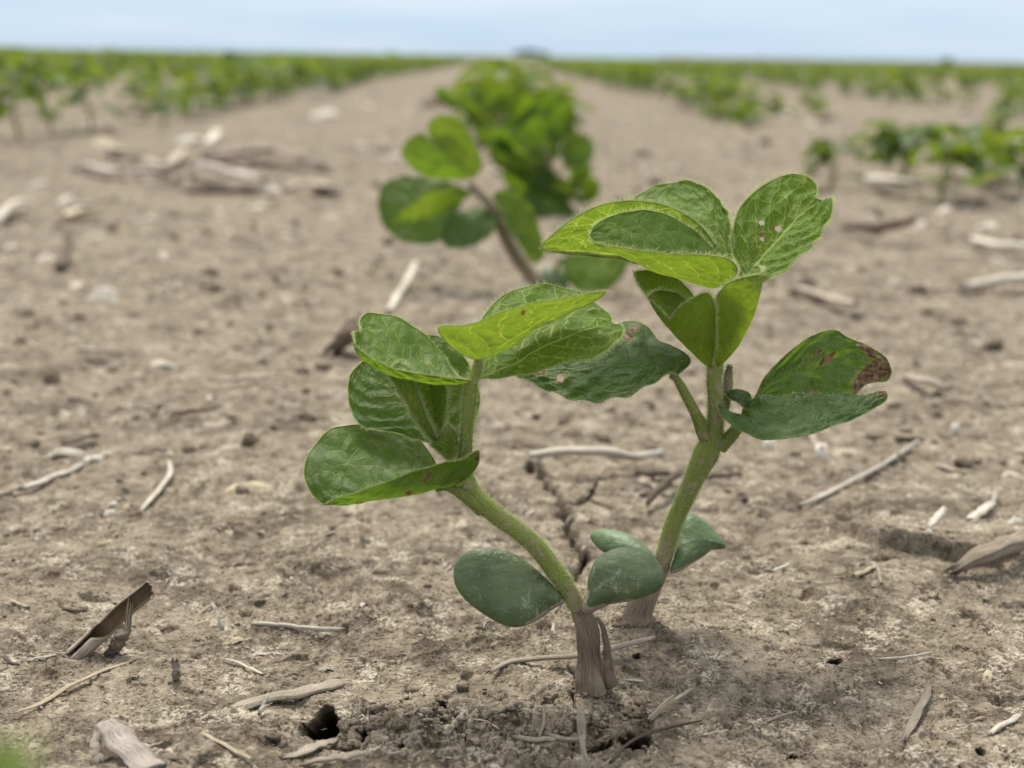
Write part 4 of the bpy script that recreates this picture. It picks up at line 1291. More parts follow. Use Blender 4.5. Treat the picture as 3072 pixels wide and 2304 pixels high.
    c1 = leaf_px('leaflet', st, Y,
                 Z2((998, 574, 0), (1090, 530, .1), (1200, 482, .25), (1400, 388, .6), (1560, 320, .85), (1726, 297, 1.0)),
                 Z2((998, 574, 0), (985, 450, .6), (1005, 290, 1.2), (1060, 200, 1.6), (1150, 130, 1.9), (1290, 100, 2.1), (1450, 116, 2.2), (1590, 180, 2.0), (1670, 250, 1.7), (1685, 290, 1.3), (1726, 297, 1.0)),
                 Z2((998, 574, 0), (1100, 565, -.3), (1200, 552, -.5), (1400, 508, -.55), (1590, 452, -.2), (1690, 390, .3), (1735, 330, .7), (1726, 297, 1.0)),
                 'leaf_vein', 'margin', nu=80, nv=22, rnd=.3, hair=900, face_hair=700, seed=22, wr=1.1)
    # folded young leaf at the growing tip
    y1 = leaf_px('young_leaf', root, Y,
                 Z2((800, 930, 0), (745, 860, -.15), (650, 700, -.3), (575, 590, -.3), (530, 530, -.2)),
                 Z2((800, 930, 0), (720, 850, .1), (625, 690, .1), (560, 590, .05), (530, 530, -.2)),
                 Z2((800, 930, 0), (775, 860, -.1), (715, 720, -.1), (672, 600, -.05), (600, 500, .0), (530, 530, -.2)),
                 'leaf_bud', 'margin', nu=50, nv=10, rnd=.4, hair=1800, face_hair=2600, seed=25, wr=.5, hl=.0013)
    y2 = leaf_px('young_leaf', root, Y,
                 Z2((800, 930, .1), (770, 840, .25), (755, 720, .35), (745, 600, .4), (740, 500, .4)),
                 Z2((800, 930, .1), (755, 850, .0), (705, 720, .0), (680, 600, .0), (740, 500, .4)),
                 Z2((800, 930, .1), (812, 850, -.05), (828, 740, -.05), (832, 620, .0), (740, 500, .4)),
                 'leaf_young', 'margin', nu=50, nv=10, rnd=.3, hair=1800, face_hair=1500, seed=28, wr=.5, hl=.0012)
    y2['label'] = 'half opened young leaf with a dark green hollow'
    bud = leaf_px('stipule', root, Y,
                  Z2((850, 990, -.1), (850, 930, -.25), (842, 860, -.3), (838, 800, -.25)),
                  Z2((850, 990, -.1), (800, 950, -.1), (755, 905, -.05), (800, 860, -.1), (838, 800, -.25)),
                  Z2((850, 990, -.1), (888, 940, -.1), (882, 860, -.1), (838, 800, -.25)),
                  'leaf_bud', 'margin', nu=40, nv=8, rnd=.8, hair=900, face_hair=1800, seed=31, wr=.6, hl=.0009)


# ------------------------------------------------------------------ the taller seedling just behind it
def rear_plant():
    b = G(1918, 1866); Y = b[1]
    root = empty('soybean_seedling', b)
    tag(root, 'tallest seedling, hairy upright stem behind the front one, leaf with small holes on top', 'seedling', 'soybean seedlings in the middle row')
    tube_px('root_collar', root, Y, ((1896, 1930), (1905, 1890), (1918, 1840), (1938, 1790), (1962, 1740), (1985, 1690)), [50, 46, 38, 33, 28, 25], 'bark', n=40, k=24, bump=.25)
    up = [q[:2] for q in Z1((1085, 1590), (1100, 1470), (1098, 1350), (1090, 1260), (1092, 1190))]
    tube_px('stem', root, Y, ((1975, 1725), (1992, 1670), (2018, 1580), (2054, 1500), (2092, 1415), (2124, 1350), *up), [25, 26, 26, 26, 27, 31, 39, 27, 24, 24, 20], 'stem', hair=4600, n=90, k=18)
    sb = tube_px('stem_bud', root, Y, Z1((1150, 1430, .2), (1165, 1330, .25), (1170, 1250, .25), (1180, 1190, .2)), [14, 16, 15, 8], 'stem_low', hair=500)
    # seed leaves
    cushion('cotyledon', root, Y, Z3((1570, 600), (1600, 480), (1630, 330), (1650, 235), (1700, 202), (1780, 238), (1860, 305), (1920, 385), (1942, 432), (1885, 420), (1800, 480), (1700, 545), (1620, 590)),
            .0026, 'cot_pale', tilt=(.25, -.5), soil=[(Z3((1580, 605))[0], Z3((1942, 435))[0], 11)], off=.003)
    cushion('cotyledon', root, Y, Z3((1040, 352), (1062, 322), (1110, 308), (1200, 312), (1300, 342), (1390, 395), (1450, 460), (1480, 520), (1400, 540), (1250, 500), (1130, 458), (1070, 405)),
            .0020, 'cot_pale', tilt=(-.25, -.7), off=.004)
    # left single leaf
    lf = leaf_px('leaf', root, Y,
                 Z1((885, 1250, -.1), (760, 1215, -.1), (600, 1185, 0), (400, 1195, .2), (200, 1225, .45), (-5, 1250, .7)),
                 Z1((885, 1250, -.1), (962, 1165, .3), (920, 1110, .6), (850, 1070, .9), (790, 1040, 1.1), (738, 975, 1.5), (670, 947, 1.7), (590, 955, 1.8), (450, 1010, 1.7), (250, 1110, 1.4), (100, 1200, 1.0), (-5, 1250, .7)),
                 Z1((885, 1250, -.1), (870, 1232, -.3), (800, 1248, -.6), (730, 1300, -.8), (620, 1362, -.9), (480, 1392, -.8), (380, 1382, -.6), (250, 1352, -.3), (110, 1302, .2), (-5, 1250, .7)),
                 'leaf_rough', 'margin_dark', nu=90, nv=24, rnd=.4, hair=900, face_hair=1600, seed=41, wr=1.5, rag=.004,
                 hole=[(*Z1((240, 1262))[0], 11)],
                 blot=[(*Z1((245, 1258))[0], 16, 9, 0), (*Z1((130, 1225))[0], 20, 10, 0), (*Z1((610, 1030))[0], 22, 12, 20), (*Z1((650, 985))[0], 14, 10, 0), (*Z1((240, 1275))[0], 12, 8, 0)])
    tube_px('leaf_stalk', lf, Y, Z1((1072, 1615, .0), (1035, 1560, -.05), (1005, 1490, -.12), (945, 1375, -.15), (880, 1262, -.12), (850, 1245, -.12)), [26, 22, 17, 15, 14, 9], 'stalk', hair=500)
    # right single leaf, folded along its midrib, torn and scorched at its tip
    f = lambda *q: np.array([at(p[0], p[1], Y + p[2] * .01) for p in Z1(*q)])
    blots = [(*Z1((1960, 1245))[0], 72, 30, -42), (*Z1((2045, 1200))[0], 34, 34, 0), (*Z1((1910, 1320))[0], 34, 16, -40), (*Z1((1715, 1155))[0], 34, 9, -38), (*Z1((1650, 1338))[0], 8, 12, 20), (*Z1((1605, 1163))[0], 6, 6, 0), (*Z1((1665, 1120))[0], 20, 5, -35),
             (*Z1((1935, 1095))[0], 28, 12, 30), (*Z1((1965, 1135))[0], 16, 8, 0), (*Z1((2025, 1350))[0], 14, 10, 0)]
    hb = leaf_mb(f((1260, 1440, .15), (1400, 1300, .35), (1560, 1215, .5), (1740, 1170, .6), (1900, 1170, .65), (2075, 1225, .6)),
                 f((1260, 1440, .15), (1335, 1340, .3), (1380, 1245, .4), (1470, 1150, .55), (1580, 1058, .7), (1680, 1010, .8), (1780, 1000, .85), (1835, 1045, .8), (1905, 1062, .85), (1985, 1108, .8), (2045, 1150, .75), (2075, 1225, .6)),
                 f((1260, 1440, .15), (1340, 1392, .1), (1500, 1385, .15), (1700, 1385, .2), (1860, 1375, .25), (1890, 1330, .35), (1950, 1288, .45), (2050, 1272, .55), (2075, 1225, .6)),
                 nu=100, nv=24, rnd=.5, wr=1.0, hair=500, face_hair=900, seed=47, rag=.006, blot=blots, vmap=(-1, -.03))
    leaf_mb(f((1235, 1500, -.1), (1300, 1480, -.6), (1450, 1462, -1.0), (1650, 1440, -1.0), (1850, 1410, -.7), (1970, 1375, -.3), (2045, 1335, .1)),
            f((1235, 1500, -.1), (1262, 1420, -.05), (1310, 1375, -.1), (1400, 1356, -.15), (1600, 1352, -.15), (1800, 1354, -.1), (1905, 1352, .0), (1990, 1335, .1), (2045, 1335, .1)),
            f((1235, 1500, -.1), (1150, 1440, -.25), (1112, 1400, -.2), (1140, 1480, -.7), (1240, 1552, -1.3), (1350, 1590, -1.8), (1480, 1586, -2.0), (1650, 1552, -1.8), (1850, 1490, -1.2), (1980, 1425, -.5), (2048, 1375, .0), (2045, 1335, .1)),
            nu=100, nv=20, rnd=.6, wr=.9, hair=500, face_hair=900, seed=48, rag=.004, blot=blots[-1:], vmap=(.03, 1), mats=(3, 1, 2), mb=hb)
    lf = hb.build('leaf', [M['leaf_scorched'], M['margin_dark'], M['hair'], M['leaf_rough']], root)
    lf['label'] = 'torn leaf with brown scorched tip and spots'
    leaf_px('torn_lobe', lf, Y, Z1((1300, 1400, -.1), (1215, 1358, -.1), (1140, 1336, .05)), Z1((1300, 1400, -.1), (1290, 1348, .1), (1225, 1325, .15), (1140, 1336, .05)), Z1((1300, 1400, -.1), (1275, 1440, -.3), (1222, 1395, -.3), (1180, 1380, -.2), (1140, 1336, .05)), 'leaf_scorched', 'margin_dark', nu=30, nv=8, rnd=.4, hair=120, face_hair=120, seed=49, rag=.02)
    tube_px('leaf_stalk', lf, Y, Z1((1120, 1640, 0), (1180, 1585, -.05), (1225, 1530, 0), (1250, 1490, .05)), [25, 21, 18, 12], 'stalk', hair=400)
    # compound leaf at the top: three leaflets on a short stalk
    st = tube_px('compound_leaf_stalk', root, Y, Z1((1105, 1240, .1), (1125, 1100, .3), (1150, 900, .5), (1175, 740, .6), (1190, 690, .6)), [18, 14, 12, 12, 10], 'stem_fresh', hair=400)
    back = leaf_px('leaflet', st, Y,
                   Z1((1185, 640, .7), (1130, 480, 1.2), (1060, 350, 1.8), (980, 250, 2.4), (900, 176, 2.9)),
                   Z1((1185, 640, .7), (1020, 560, 1.0), (830, 430, 1.6), (660, 310, 2.2), (640, 275, 2.5), (750, 208, 2.8), (900, 172, 2.9)),
                   Z1((1185, 640, .7), (1208, 520, .8), (1195, 430, 1.1), (1155, 330, 1.6), (1085, 240, 2.2), (1000, 186, 2.7), (900, 172, 2.9)),
                   'leaf_mid', 'margin', nu=80, nv=20, rnd=.5, hair=900, face_hair=600, seed=52, wr=1.4)
    lb = leaf_px('leaflet', st, Y,
                 Z1((1150, 690, .6), (950, 640, 1.3), (700, 600, 1.6), (450, 568, 1.5), (250, 555, 1.2), (135, 548, 1.0)),
                 Z1((1150, 690, .6), (1122, 590, .9), (1060, 470, 1.15), (950, 370, 1.3), (780, 296, 1.25), (640, 278, 1.2), (500, 295, 1.1), (370, 345, 1.0), (250, 425, .95), (160, 500, .95), (135, 548, 1.0)),
                 Z1((1150, 690, .6), (950, 665, 1.3), (700, 625, 1.5), (520, 585, 1.4), (300, 566, 1.2), (180, 562, 1.05), (135, 548, 1.0)),
                 'leaf_lit', 'margin', nu=80, nv=18, rnd=.5, hair=1500, face_hair=500, seed=55, wr=.6, hl=.0011)
    cup = leaf_px('leaflet', st, Y,
                  Z1((1160, 745, 0), (1090, 765, -.2), (1000, 746, -.35), (880, 708, -.45), (750, 670, -.45), (640, 622, -.4), (550, 575, -.3), (440, 528, -.15), (402, 480, 0)),
                  Z1((1160, 745, 0), (1130, 620, .5), (1100, 560, .7), (1010, 470, .9), (900, 392, 1.0), (800, 350, 1.0), (700, 334, .9), (600, 345, .7), (500, 378, .45), (425, 425, .2), (402, 480, 0)),
                  Z1((1160, 745, 0), (1222, 670, -.2), (1195, 620, -.4), (1140, 592, -.6), (1050, 578, -.8), (850, 572, -1.0), (680, 554, -1.0), (520, 532, -.7), (430, 515, -.3), (402, 480, 0)),
                  'leaf_young', 'margin', nu=90, nv=22, rnd=.3, hair=1500, face_hair=500, seed=58, wr=.5, hl=.0011)
    hol = leaf_px('leaflet', st, Y,
                  Z1((1270, 700, .3), (1330, 620, .6), (1420, 520, .9), (1520, 410, 1.2), (1600, 330, 1.4), (1655, 268, 1.5)),
                  Z1((1270, 700, .3), (1200, 600, .6), (1193, 450, 1.0), (1240, 315, 1.4), (1330, 222, 1.7), (1430, 162, 2.0), (1530, 137, 2.1), (1610, 155, 2.0), (1660, 205, 1.8), (1655, 268, 1.5)),
                  Z1((1270, 700, .3), (1330, 730, .1), (1400, 715, .0), (1510, 635, .1), (1620, 540, .3), (1705, 410, .7), (1748, 310, 1.0), (1738, 262, 1.2), (1700, 280, 1.4), (1655, 268, 1.5)),
                  'leaf_vein', 'margin', nu=120, nv=34, rnd=.35, hair=1300, face_hair=700, seed=63, wr=1.5, hl=.0011,
                  hole=[(*Z1((1357, 403))[0], 8), (*Z1((1446, 437))[0], 9), (*Z1((1357, 492))[0], 6)],
                  blot=[(*Z1((1355, 470))[0], 9, 7, 0), (*Z1((1435, 425))[0], 9, 4, 0)])
    hol['label'] = 'top leaflet with small chewed holes and a notched tip'
    # young folded leaf below it
    y1 = leaf_px('young_leaf', root, Y,
                 Z1((1112, 1205, 0), (1200, 1120, -.3), (1270, 1010, -.4), (1325, 880, -.4), (1355, 770, -.3), (1362, 675, -.1)),
                 Z1((1112, 1205, 0), (1150, 1050, .5), (1150, 850, .8), (1220, 700, .8), (1300, 648, .6), (1350, 648, .3), (1362, 675, -.1)),
                 Z1((1112, 1205, 0), (1082, 1100, -.4), (1090, 920, -.8), (1110, 800, -1.0), (1180, 732, -1.0), (1280, 700, -.7), (1362, 690, -.1)),
                 'leaf_bud', 'margin', nu=70, nv=16, rnd=.4, hair=1500, face_hair=600, seed=68, wr=.4, hl=.0013)
    y2 = leaf_px('young_leaf', root, Y,
                 Z1((1075, 1210, 0), (1020, 1170, -.3), (930, 1090, -.5), (850, 1000, -.5), (775, 905, -.4), (722, 815, -.2)),
                 Z1((1075, 1210, 0), (1040, 1050, .4), (980, 880, .7), (900, 805, .7), (830, 783, .5), (760, 785, .2), (722, 815, -.2)),
                 Z1((1075, 1210, 0), (1092, 1100, -.5), (1100, 950, -.9), (1095, 850, -1.1), (1055, 790, -1.1), (980, 815, -1.0), (900, 865, -.9), (840, 925, -.7), (790, 880, -.4), (722, 815, -.2)),
                 'leaf_bud', 'margin', nu=80, nv=18, rnd=.4, hair=1500, face_hair=600, seed=71, wr=.5, hl=.0013)
    y3 = leaf_px('young_leaf', root, Y,
                 Z1((1060, 1200, .3), (960, 1060, .4), (850, 930, .5), (740, 800, .5), (645, 675, .5)),
                 Z1((1060, 1200, .3), (1020, 1000, .9), (980, 820, 1.1), (900, 725, 1.1), (800, 680, .9), (710, 668, .7), (645, 675, .5)),
                 Z1((1060, 1200, .3), (940, 1060, .1), (830, 940, .2), (720, 810, .3), (670, 740, .4), (645, 675, .5)),
                 'leaf_mid', 'margin', nu=70, nv=14, rnd=.4, hair=1400, face_hair=600, seed=74, wr=.5, hl=.0013)


# ------------------------------------------------------------------ second plant along the row, out of focus
def third_plant():
    b = G(1648, 880); Y = b[1]
    root = empty('soybean_seedling', b)
    tag(root, 'blurred seedling in the row behind, heart shaped folded leaf on top', 'seedling', 'soybean seedlings in the middle row')
    kw = dict(nu=40, nv=10, rim=.00012, hair=0, wr=2.2)
    tube_px('stem', root, Y, Z4((1410, 1620), (1370, 1570), (1290, 1490), (1180, 1350), (1090, 1180), (1030, 1040), (960, 940), (890, 870), (850, 830)), [22, 22, 21, 20, 20, 18, 16, 14, 12], 'stem_low', n=50)
    L = lambda *a, **k: leaf_px('leaf', root, Y, *a, **{**kw, **k})
    f = lambda *q: np.array([at(p[0], p[1], Y + p[2] * .01) for p in Z4(*q)])
    hm = leaf_mb(f((890, 790, 0), (850, 650, .0), (720, 500, .3), (560, 490, .9)),
                 f((890, 790, 0), (945, 700, -.5), (890, 560, -.5), (810, 420, -.2), (700, 345, .1), (600, 355, .4), (550, 420, .7), (560, 490, .9)),
                 f((890, 790, 0), (780, 715, -.1), (660, 610, .2), (560, 490, .9)), nu=40, nv=10, wr=1.2, rim=.00012, seed=81, vmap=(-1, -.03))
    leaf_mb(f((890, 790, 0), (720, 760, .6), (560, 660, 1.2), (480, 520, 1.6), (520, 470, 1.5)),
            f((890, 790, 0), (790, 722, .2), (670, 620, .6), (575, 520, 1.1), (520, 470, 1.5)),
            f((890, 790, 0), (700, 808, 1.0), (520, 778, 1.6), (405, 690, 1.9), (366, 600, 2.0), (420, 510, 1.9), (520, 470, 1.5)), nu=40, nv=10, wr=1.2, rim=.00012, seed=80, vmap=(.03, 1), mats=(3, 1, 2), mb=hm)
    hm.build('leaf', [M['leaf_young'], M['margin'], M['hair'], M['leaf_mid']], root)['label'] = 'folded leaf, heart shaped, one half coloured brighter as if backlit'  # backlight put into the colour: yellow-green material on one half, darker on the other
    L(Z4((840, 880, .5), (640, 960, 1.0), (420, 1000, 1.6), (195, 980, 2.2)),
      Z4((840, 880, .5), (700, 820, 1.5), (520, 790, 2.4), (350, 785, 2.8), (230, 850, 2.6), (195, 980, 2.2)),
      Z4((840, 880, .5), (760, 1060, .2), (640, 1240, .0), (500, 1262, .4), (350, 1230, 1.0), (240, 1130, 1.7), (195, 980, 2.2)), 'leaf_dark', rnd=.6, seed=82)
    L(Z4((880, 890, -.5), (740, 920, -1.0), (560, 970, -1.3), (420, 1040, -1.3), (290, 1090, -1.2)),
      Z4((880, 890, -.5), (780, 862, -1.4), (680, 872, -1.8), (560, 900, -2.0), (420, 985, -1.8), (290, 1090, -1.2)),
      Z4((880, 890, -.5), (790, 960, -.4), (680, 1030, -.4), (540, 1080, -.6), (400, 1110, -.9), (290, 1090, -1.2)), 'leaf_young', rnd=.5, seed=83)
    L(Z4((1060, 1080, -.5), (940, 1130, -1.1), (820, 1180, -1.5), (650, 1220, -1.8)),
      Z4((1060, 1080, -.5), (1010, 1000, .2), (870, 1005, .4), (740, 1040, .0), (660, 1130, -.9), (650, 1220, -1.8)),
      Z4((1060, 1080, -.5), (1020, 1180, -1.4), (900, 1265, -2.2), (760, 1295, -2.5), (680, 1280, -2.3), (650, 1220, -1.8)), 'leaf_rough', rnd=.6, seed=84)
    L(Z4((1010, 910, -.3), (1120, 1000, -.8), (1230, 1150, -1.1), (1310, 1300, -1.2), (1335, 1410, -1.1)),
      Z4((1010, 910, -.3), (1100, 870, -.3), (1200, 900, -.2), (1300, 1040, -.2), (1365, 1220, -.4), (1375, 1340, -.7), (1335, 1410, -1.1)),
      Z4((1010, 910, -.3), (1060, 1020, -1.1), (1130, 1140, -1.6), (1200, 1270, -1.8), (1270, 1370, -1.6), (1335, 1410, -1.1)), 'leaf_young', rnd=.5, seed=85)
    L(Z4((1500, 1360, 0), (1600, 1420, -.4), (1760, 1480, -.6), (1990, 1380, -.4)),
      Z4((1500, 1360, 0), (1620, 1320, .5), (1800, 1320, .6), (1920, 1340, .3), (1990, 1380, -.4)),
      Z4((1500, 1360, 0), (1520, 1480, -.8), (1620, 1590, -1.2), (1760, 1600, -1.4), (1900, 1530, -1.0), (1990, 1380, -.4)), 'leaf_young', rnd=.5, seed=86)
    tube_px('leaf_stalk', root, Y, Z4((1370, 1580, 0), (1440, 1480, -.1), (1500, 1360, 0)), [9, 8, 7], 'stalk')
    cushion('cotyledon', root, Y, Z4((1370, 1560), (1350, 1470), (1400, 1420), (1480, 1440), (1540, 1500), (1550, 1560), (1460, 1580)), .0035, 'cot_pale', tilt=(-.2, -1.2))
    cushion('cotyledon', root, Y, Z4((1350, 1560), (1260, 1545), (1200, 1580), (1220, 1650), (1320, 1660)), .0035, 'cot_pale', tilt=(.2, -1.0), off=.006)


def fourth_plants():
    """the dark leaved plant with yellowing curled leaves, and the paler bushy one behind it"""
    kw = dict(nu=32, nv=8, rim=0, hair=0, rnd=.2, wr=2.2)
    for base, Yo, lb, stem, leaves in (
        ((1700, 640), 1.02, 'dark leaved seedling with yellowing curled leaves, just behind the heart leaved one',
         ((1580, 1080), (1540, 940), (1480, 800), (1420, 680), (1380, 560)),
         [('leaf_dark', (1400, 720), (1250, 380), [(1260, 640), (1190, 500)], [(1490, 610), (1450, 440), (1350, 350)], 0, .8),
          ('leaf_dark', (1520, 720), (1650, 470), [(1490, 600), (1550, 490)], [(1640, 730), (1730, 640), (1715, 520)], -.4, .3),
          ('leaf_young', (1660, 970), (1250, 750), [(1600, 860), (1440, 740), (1320, 720)], [(1560, 940), (1420, 870), (1300, 830)], -1.2, .2),
          ('leaf_dark', (1480, 820), (1240, 820), [(1420, 720), (1300, 700)], [(1420, 870), (1310, 880)], -.6, .2),
          ('leaf_mid', (1640, 980), (1745, 780), [(1640, 900), (1690, 800)], [(1740, 950), (1775, 860)], -.9, -.2),
          ('leaf_young', (1600, 900), (1640, 730), [(1560, 860), (1580, 770)], [(1660, 850), (1690, 770)], -1.4, -.8),
          ('leaf_rough', (1620, 1060), (1240, 850), [(1540, 930), (1400, 850), (1300, 830)], [(1540, 1170), (1400, 1150), (1290, 1030)], -1.5, -.4),
          ('leaf_mid', (1240, 700), (950, 430), [(1180, 540), (1060, 430)], [(1140, 720), (1000, 610)], .2, .6),
          ('leaf_dark', (1180, 620), (1010, 500), [(1140, 520), (1060, 470)], [(1120, 620), (1040, 590)], -.6, -.4),
          ('leaf_young', (1300, 690), (1120, 580), [(1250, 600), (1170, 560)], [(1250, 720), (1160, 670)], -.9, -.6),
          ('leaf_dark', (1480, 560), (1560, 250), [(1400, 480), (1420, 330), (1480, 250)], [(1560, 480), (1610, 360)], .6, 1.4),
          ('leaf_dark', (1440, 760), (1180, 760), [(1380, 690), (1260, 690)], [(1380, 840), (1250, 850)], .8, 1.2),
          ('leaf_young', (1290, 780), (970, 590), [(1200, 640), (1060, 560)], [(1180, 770), (1040, 710)], .8, 1.2),
          ('leaf_mid', (1340, 960), (1060, 760), [(1250, 820), (1140, 740)], [(1250, 950), (1130, 880)], 1.0, 1.6),
          ('leaf_dark', (1420, 1060), (1170, 960), [(1340, 950), (1250, 910)], [(1330, 1090), (1230, 1060)], 1.0, 1.4),
          ('leaf_mid', (1560, 820), (1720, 700), [(1560, 740), (1640, 690)], [(1640, 850), (1710, 790)], .6, .9)]),
        ((1530, 500), 1.5, 'pale green bushy seedling behind the yellowing one in the middle row',
         ((1130, 640), (1100, 500), (1060, 380), (1040, 260)),
         [('leaf_young', (1060, 300), (930, 50), [(940, 240), (880, 120)], [(1080, 180), (1040, 70)], 0, 1),
          ('leaf_young', (1100, 320), (1180, 60), [(1060, 200), (1100, 80)], [(1200, 240), (1250, 130)], 0, 1),
          ('leaf_young', (1060, 330), (1060, 120), [(960, 300), (980, 170)], [(1150, 290), (1150, 170)], -2, -1.5),
          ('leaf_mid', (980, 380), (760, 200), [(900, 260), (820, 190)], [(900, 400), (790, 310)], -1, 0),
          ('leaf_dark', (800, 300), (600, 170), [(730, 200), (650, 140)], [(720, 300), (620, 250)], 0, 1),
          ('leaf_young', (1020, 420), (820, 340), [(950, 330), (870, 290)], [(940, 460), (850, 420)], -2, -1),
          ('leaf_mid', (1120, 420), (1330, 220), [(1140, 300), (1240, 200)], [(1230, 420), (1320, 320)], -1, 0),
          ('leaf_dark', (1160, 480), (1420, 300), [(1220, 350), (1330, 270)], [(1290, 470), (1390, 390)], -1, 0),
          ('leaf_dark', (1340, 360), (1510, 190), [(1360, 260), (1440, 160)], [(1440, 360), (1520, 280)], 1, 2),
          ('leaf_mid', (1060, 560), (900, 470), [(1010, 470), (940, 440)], [(1000, 570), (920, 540)], -1, -.5),
          ('leaf_mid', (1140, 560), (1300, 500), [(1180, 480), (1260, 460)], [(1190, 590), (1270, 570)], -1, -.5)])):
        b = G(*base); Y = b[1]
        root = empty('soybean_seedling', b)
        tag(root, lb, 'seedling', 'soybean seedlings in the middle row')
        sp = Z4(*stem)
        P = np.array([b + (0, 0, -.003)] + [at(q[0], q[1], Y) for q in sp])
        sm = MB(); sweep(sm, crom(P, 30), circ(np.linspace(.0022, .0013, 30), 8), (0, -1, .02)); sm.build('stem', M['stem_low'], root)
        for i, (mt, b0, tp, l, r, d0, d1) in enumerate(leaves):
            mid = ((b0[0] + tp[0]) / 2, (b0[1] + tp[1]) / 2)
            blot = None
            cu = [(x, y, d0 + (d1 - d0) * (j + 1) / (len(l) + 1) - .4) for j, (x, y) in enumerate(l)]
            cv = [(x, y, d0 + (d1 - d0) * (j + 1) / (len(r) + 1) - .4) for j, (x, y) in enumerate(r)]
            leaf_px('leaf', root, Y, Z4((*b0, d0), (*mid, (d0 + d1) / 2 + (1.0, .3, .8, -.2)[i % 4]), (*tp, d1)), Z4((*b0, d0), *cu, (*tp, d1)), Z4((*b0, d0), *cv, (*tp, d1)), mt, seed=400 + i, blot=blot, **kw)
            n0 = np.array(at(*Z4(b0)[0], Y + d0 * .01)); i0 = int(np.argmin(np.linalg.norm(P - n0, axis=1)))
            st = MB(); sweep(st, np.array([P[i0], (P[i0] + n0) / 2 + (0, 0, .002), n0 + 1e-5]), circ(np.array([.0009, .0008, .0006]), 6), (0, -1, .1)); st.build('leaf_stalk', M['stem_fresh'], root)


# ------------------------------------------------------------------ generic seedlings for the rest of the field
def gen_leaf(mb, base, dirn, up, L, W, fold, droop, seed, nu, nv, mats, rim=0):
    a = np.asarray(dirn, float); a /= np.linalg.norm(a)
    s = np.cross(a, up); s /= np.linalg.norm(s); n = np.cross(s, a)
    t = np.linspace(0, 1, 7)[:, None]
    m = base + a * L * t - n * droop * L * t**2
    w = W * np.sin(np.pi * t**.72)**.85
    c, sn = math.cos(fold), math.sin(fold)
    l = m - s * w * c + n * w * sn; r = m + s * w * c + n * w * sn
    leaf_mb(m, l, r, nu=nu, nv=nv, rnd=.5, wr=1.2, rim=rim, seed=seed, mb=mb, mats=mats)


def gen_plant(seed, hgt=.085, nu=12, nv=4, parts=True, name='soybean_seedling', mats=('leaf_far', 'leaf_far_dark', 'leaf_far_light'), trifs=4):
    """returns a list of (part name, mesh collector, materials) in plant space"""
    R = np.random.RandomState(seed)
    lean = R.normal(0, .14, 2)
    hgt = hgt * .66
    hs = np.array([0, .25, .5, .75, 1.0])[:, None] * hgt
    path = np.hstack([hs * lean[0] + R.normal(0, .002, (5, 1)), hs * lean[1], hs])
    path[0] = (0, 0, -.004)
    out = []
    sm = MB(); p = crom(path, 14)
    sweep(sm, p, circ(np.linspace(.0023, .0014, 14), 6), (0, -1, .02))
    lv = []
    def stemat(f): return np.array([np.interp(f * hgt, path[:, 2], path[:, q]) for q in range(3)])
    a0 = R.rand() * 6.28
    cots = []
    for q in (0, 1):
        a = a0 + q * math.pi; b = stemat(.25)
        mb = MB(); gen_leaf(mb, b, (math.cos(a), math.sin(a), .25), (0, 0, 1), .018, .006, .2, .25, seed + q, nu, max(2, nv // 2), (0, 0, 0)); lv.append(('cotyledon', mb, 1))
    for q in (0, 1):
        a = a0 + math.pi / 2 + q * math.pi + R.normal(0, .2); b = stemat(.38)
        d = np.array([math.cos(a), math.sin(a), .45]); e = b + d * .014
        sweep(sm, np.array([b, (b + e) / 2 + (0, 0, .001), e]), circ(np.full(3, .0008), 5), (0, -.3, 1))
        mb = MB(); gen_leaf(mb, e, (math.cos(a), math.sin(a), R.uniform(-.35, .3)), (0, 0, 1), R.uniform(.036, .048), R.uniform(.015, .019), R.uniform(.05, .7), R.uniform(0, .4), seed + 10 + q, nu, nv, (0, 0, 0)); lv.append(('leaf', mb, 1 if R.rand() < .5 else 0))
    for q in range(trifs):
        a = a0 + R.rand() * 6.28; b = stemat(.42 + .58 * q / max(1, trifs - 1) if trifs > 1 else 1)
        d = np.array([math.cos(a) * .7, math.sin(a) * .7, 1.0]); e = b + d * R.uniform(.010, .024)
        sweep(sm, np.array([b, (b + e) / 2, e]), circ(np.full(3, .0009), 5), (0, -1, .1))
        sc = R.uniform(.7, 1.1)
        for w in (-1, 0, 1):
            aa = a + w * 1.35
            mb = MB(); gen_leaf(mb, e + (0, 0, .002 * (w == 0)), (math.cos(aa), math.sin(aa), R.uniform(-.3, .7)), (0, 0, 1), .040 * sc, .0155 * sc, R.uniform(.1, 1.0), R.uniform(0, .8), seed + 20 + q * 3 + w, nu, nv, (0, 0, 0)); lv.append(('leaflet', mb, 2 if R.rand() < .55 else 0))
    return sm, lv, mats


def merge(sm, lv, mats):
    mb = MB()
    for src, mi in [(sm, 3)] + [(b, c) for _, b, c in lv]:
        for v, lp, dm in src.v:
            mb.v.append((v, lp, dm))
        for f, _, fl in src.f:
            mb.f.append((f + mb.n, mi, fl))
        mb.n += src.n
    return mb, [M[m] for m in mats] + [M['stem']]


def as_parts(seed, hgt, label, cat='seedling', group=None, **kw):
    sm, lv, mats = gen_plant(seed, hgt, **kw)
    root = empty('soybean_seedling', (0, 0, 0))
    sm.build('stem', M['stem'], root)
    for nm, mb, mi in lv:
        mb.build(nm, M[mats[mi]], root)
    return tag(root, label, cat, group)


def place(o, x, y, rz, s):
    o.location = (x, y, gz(x, y) - .001); o.rotation_euler = (0, 0, rz); o.scale = (s, s, s)


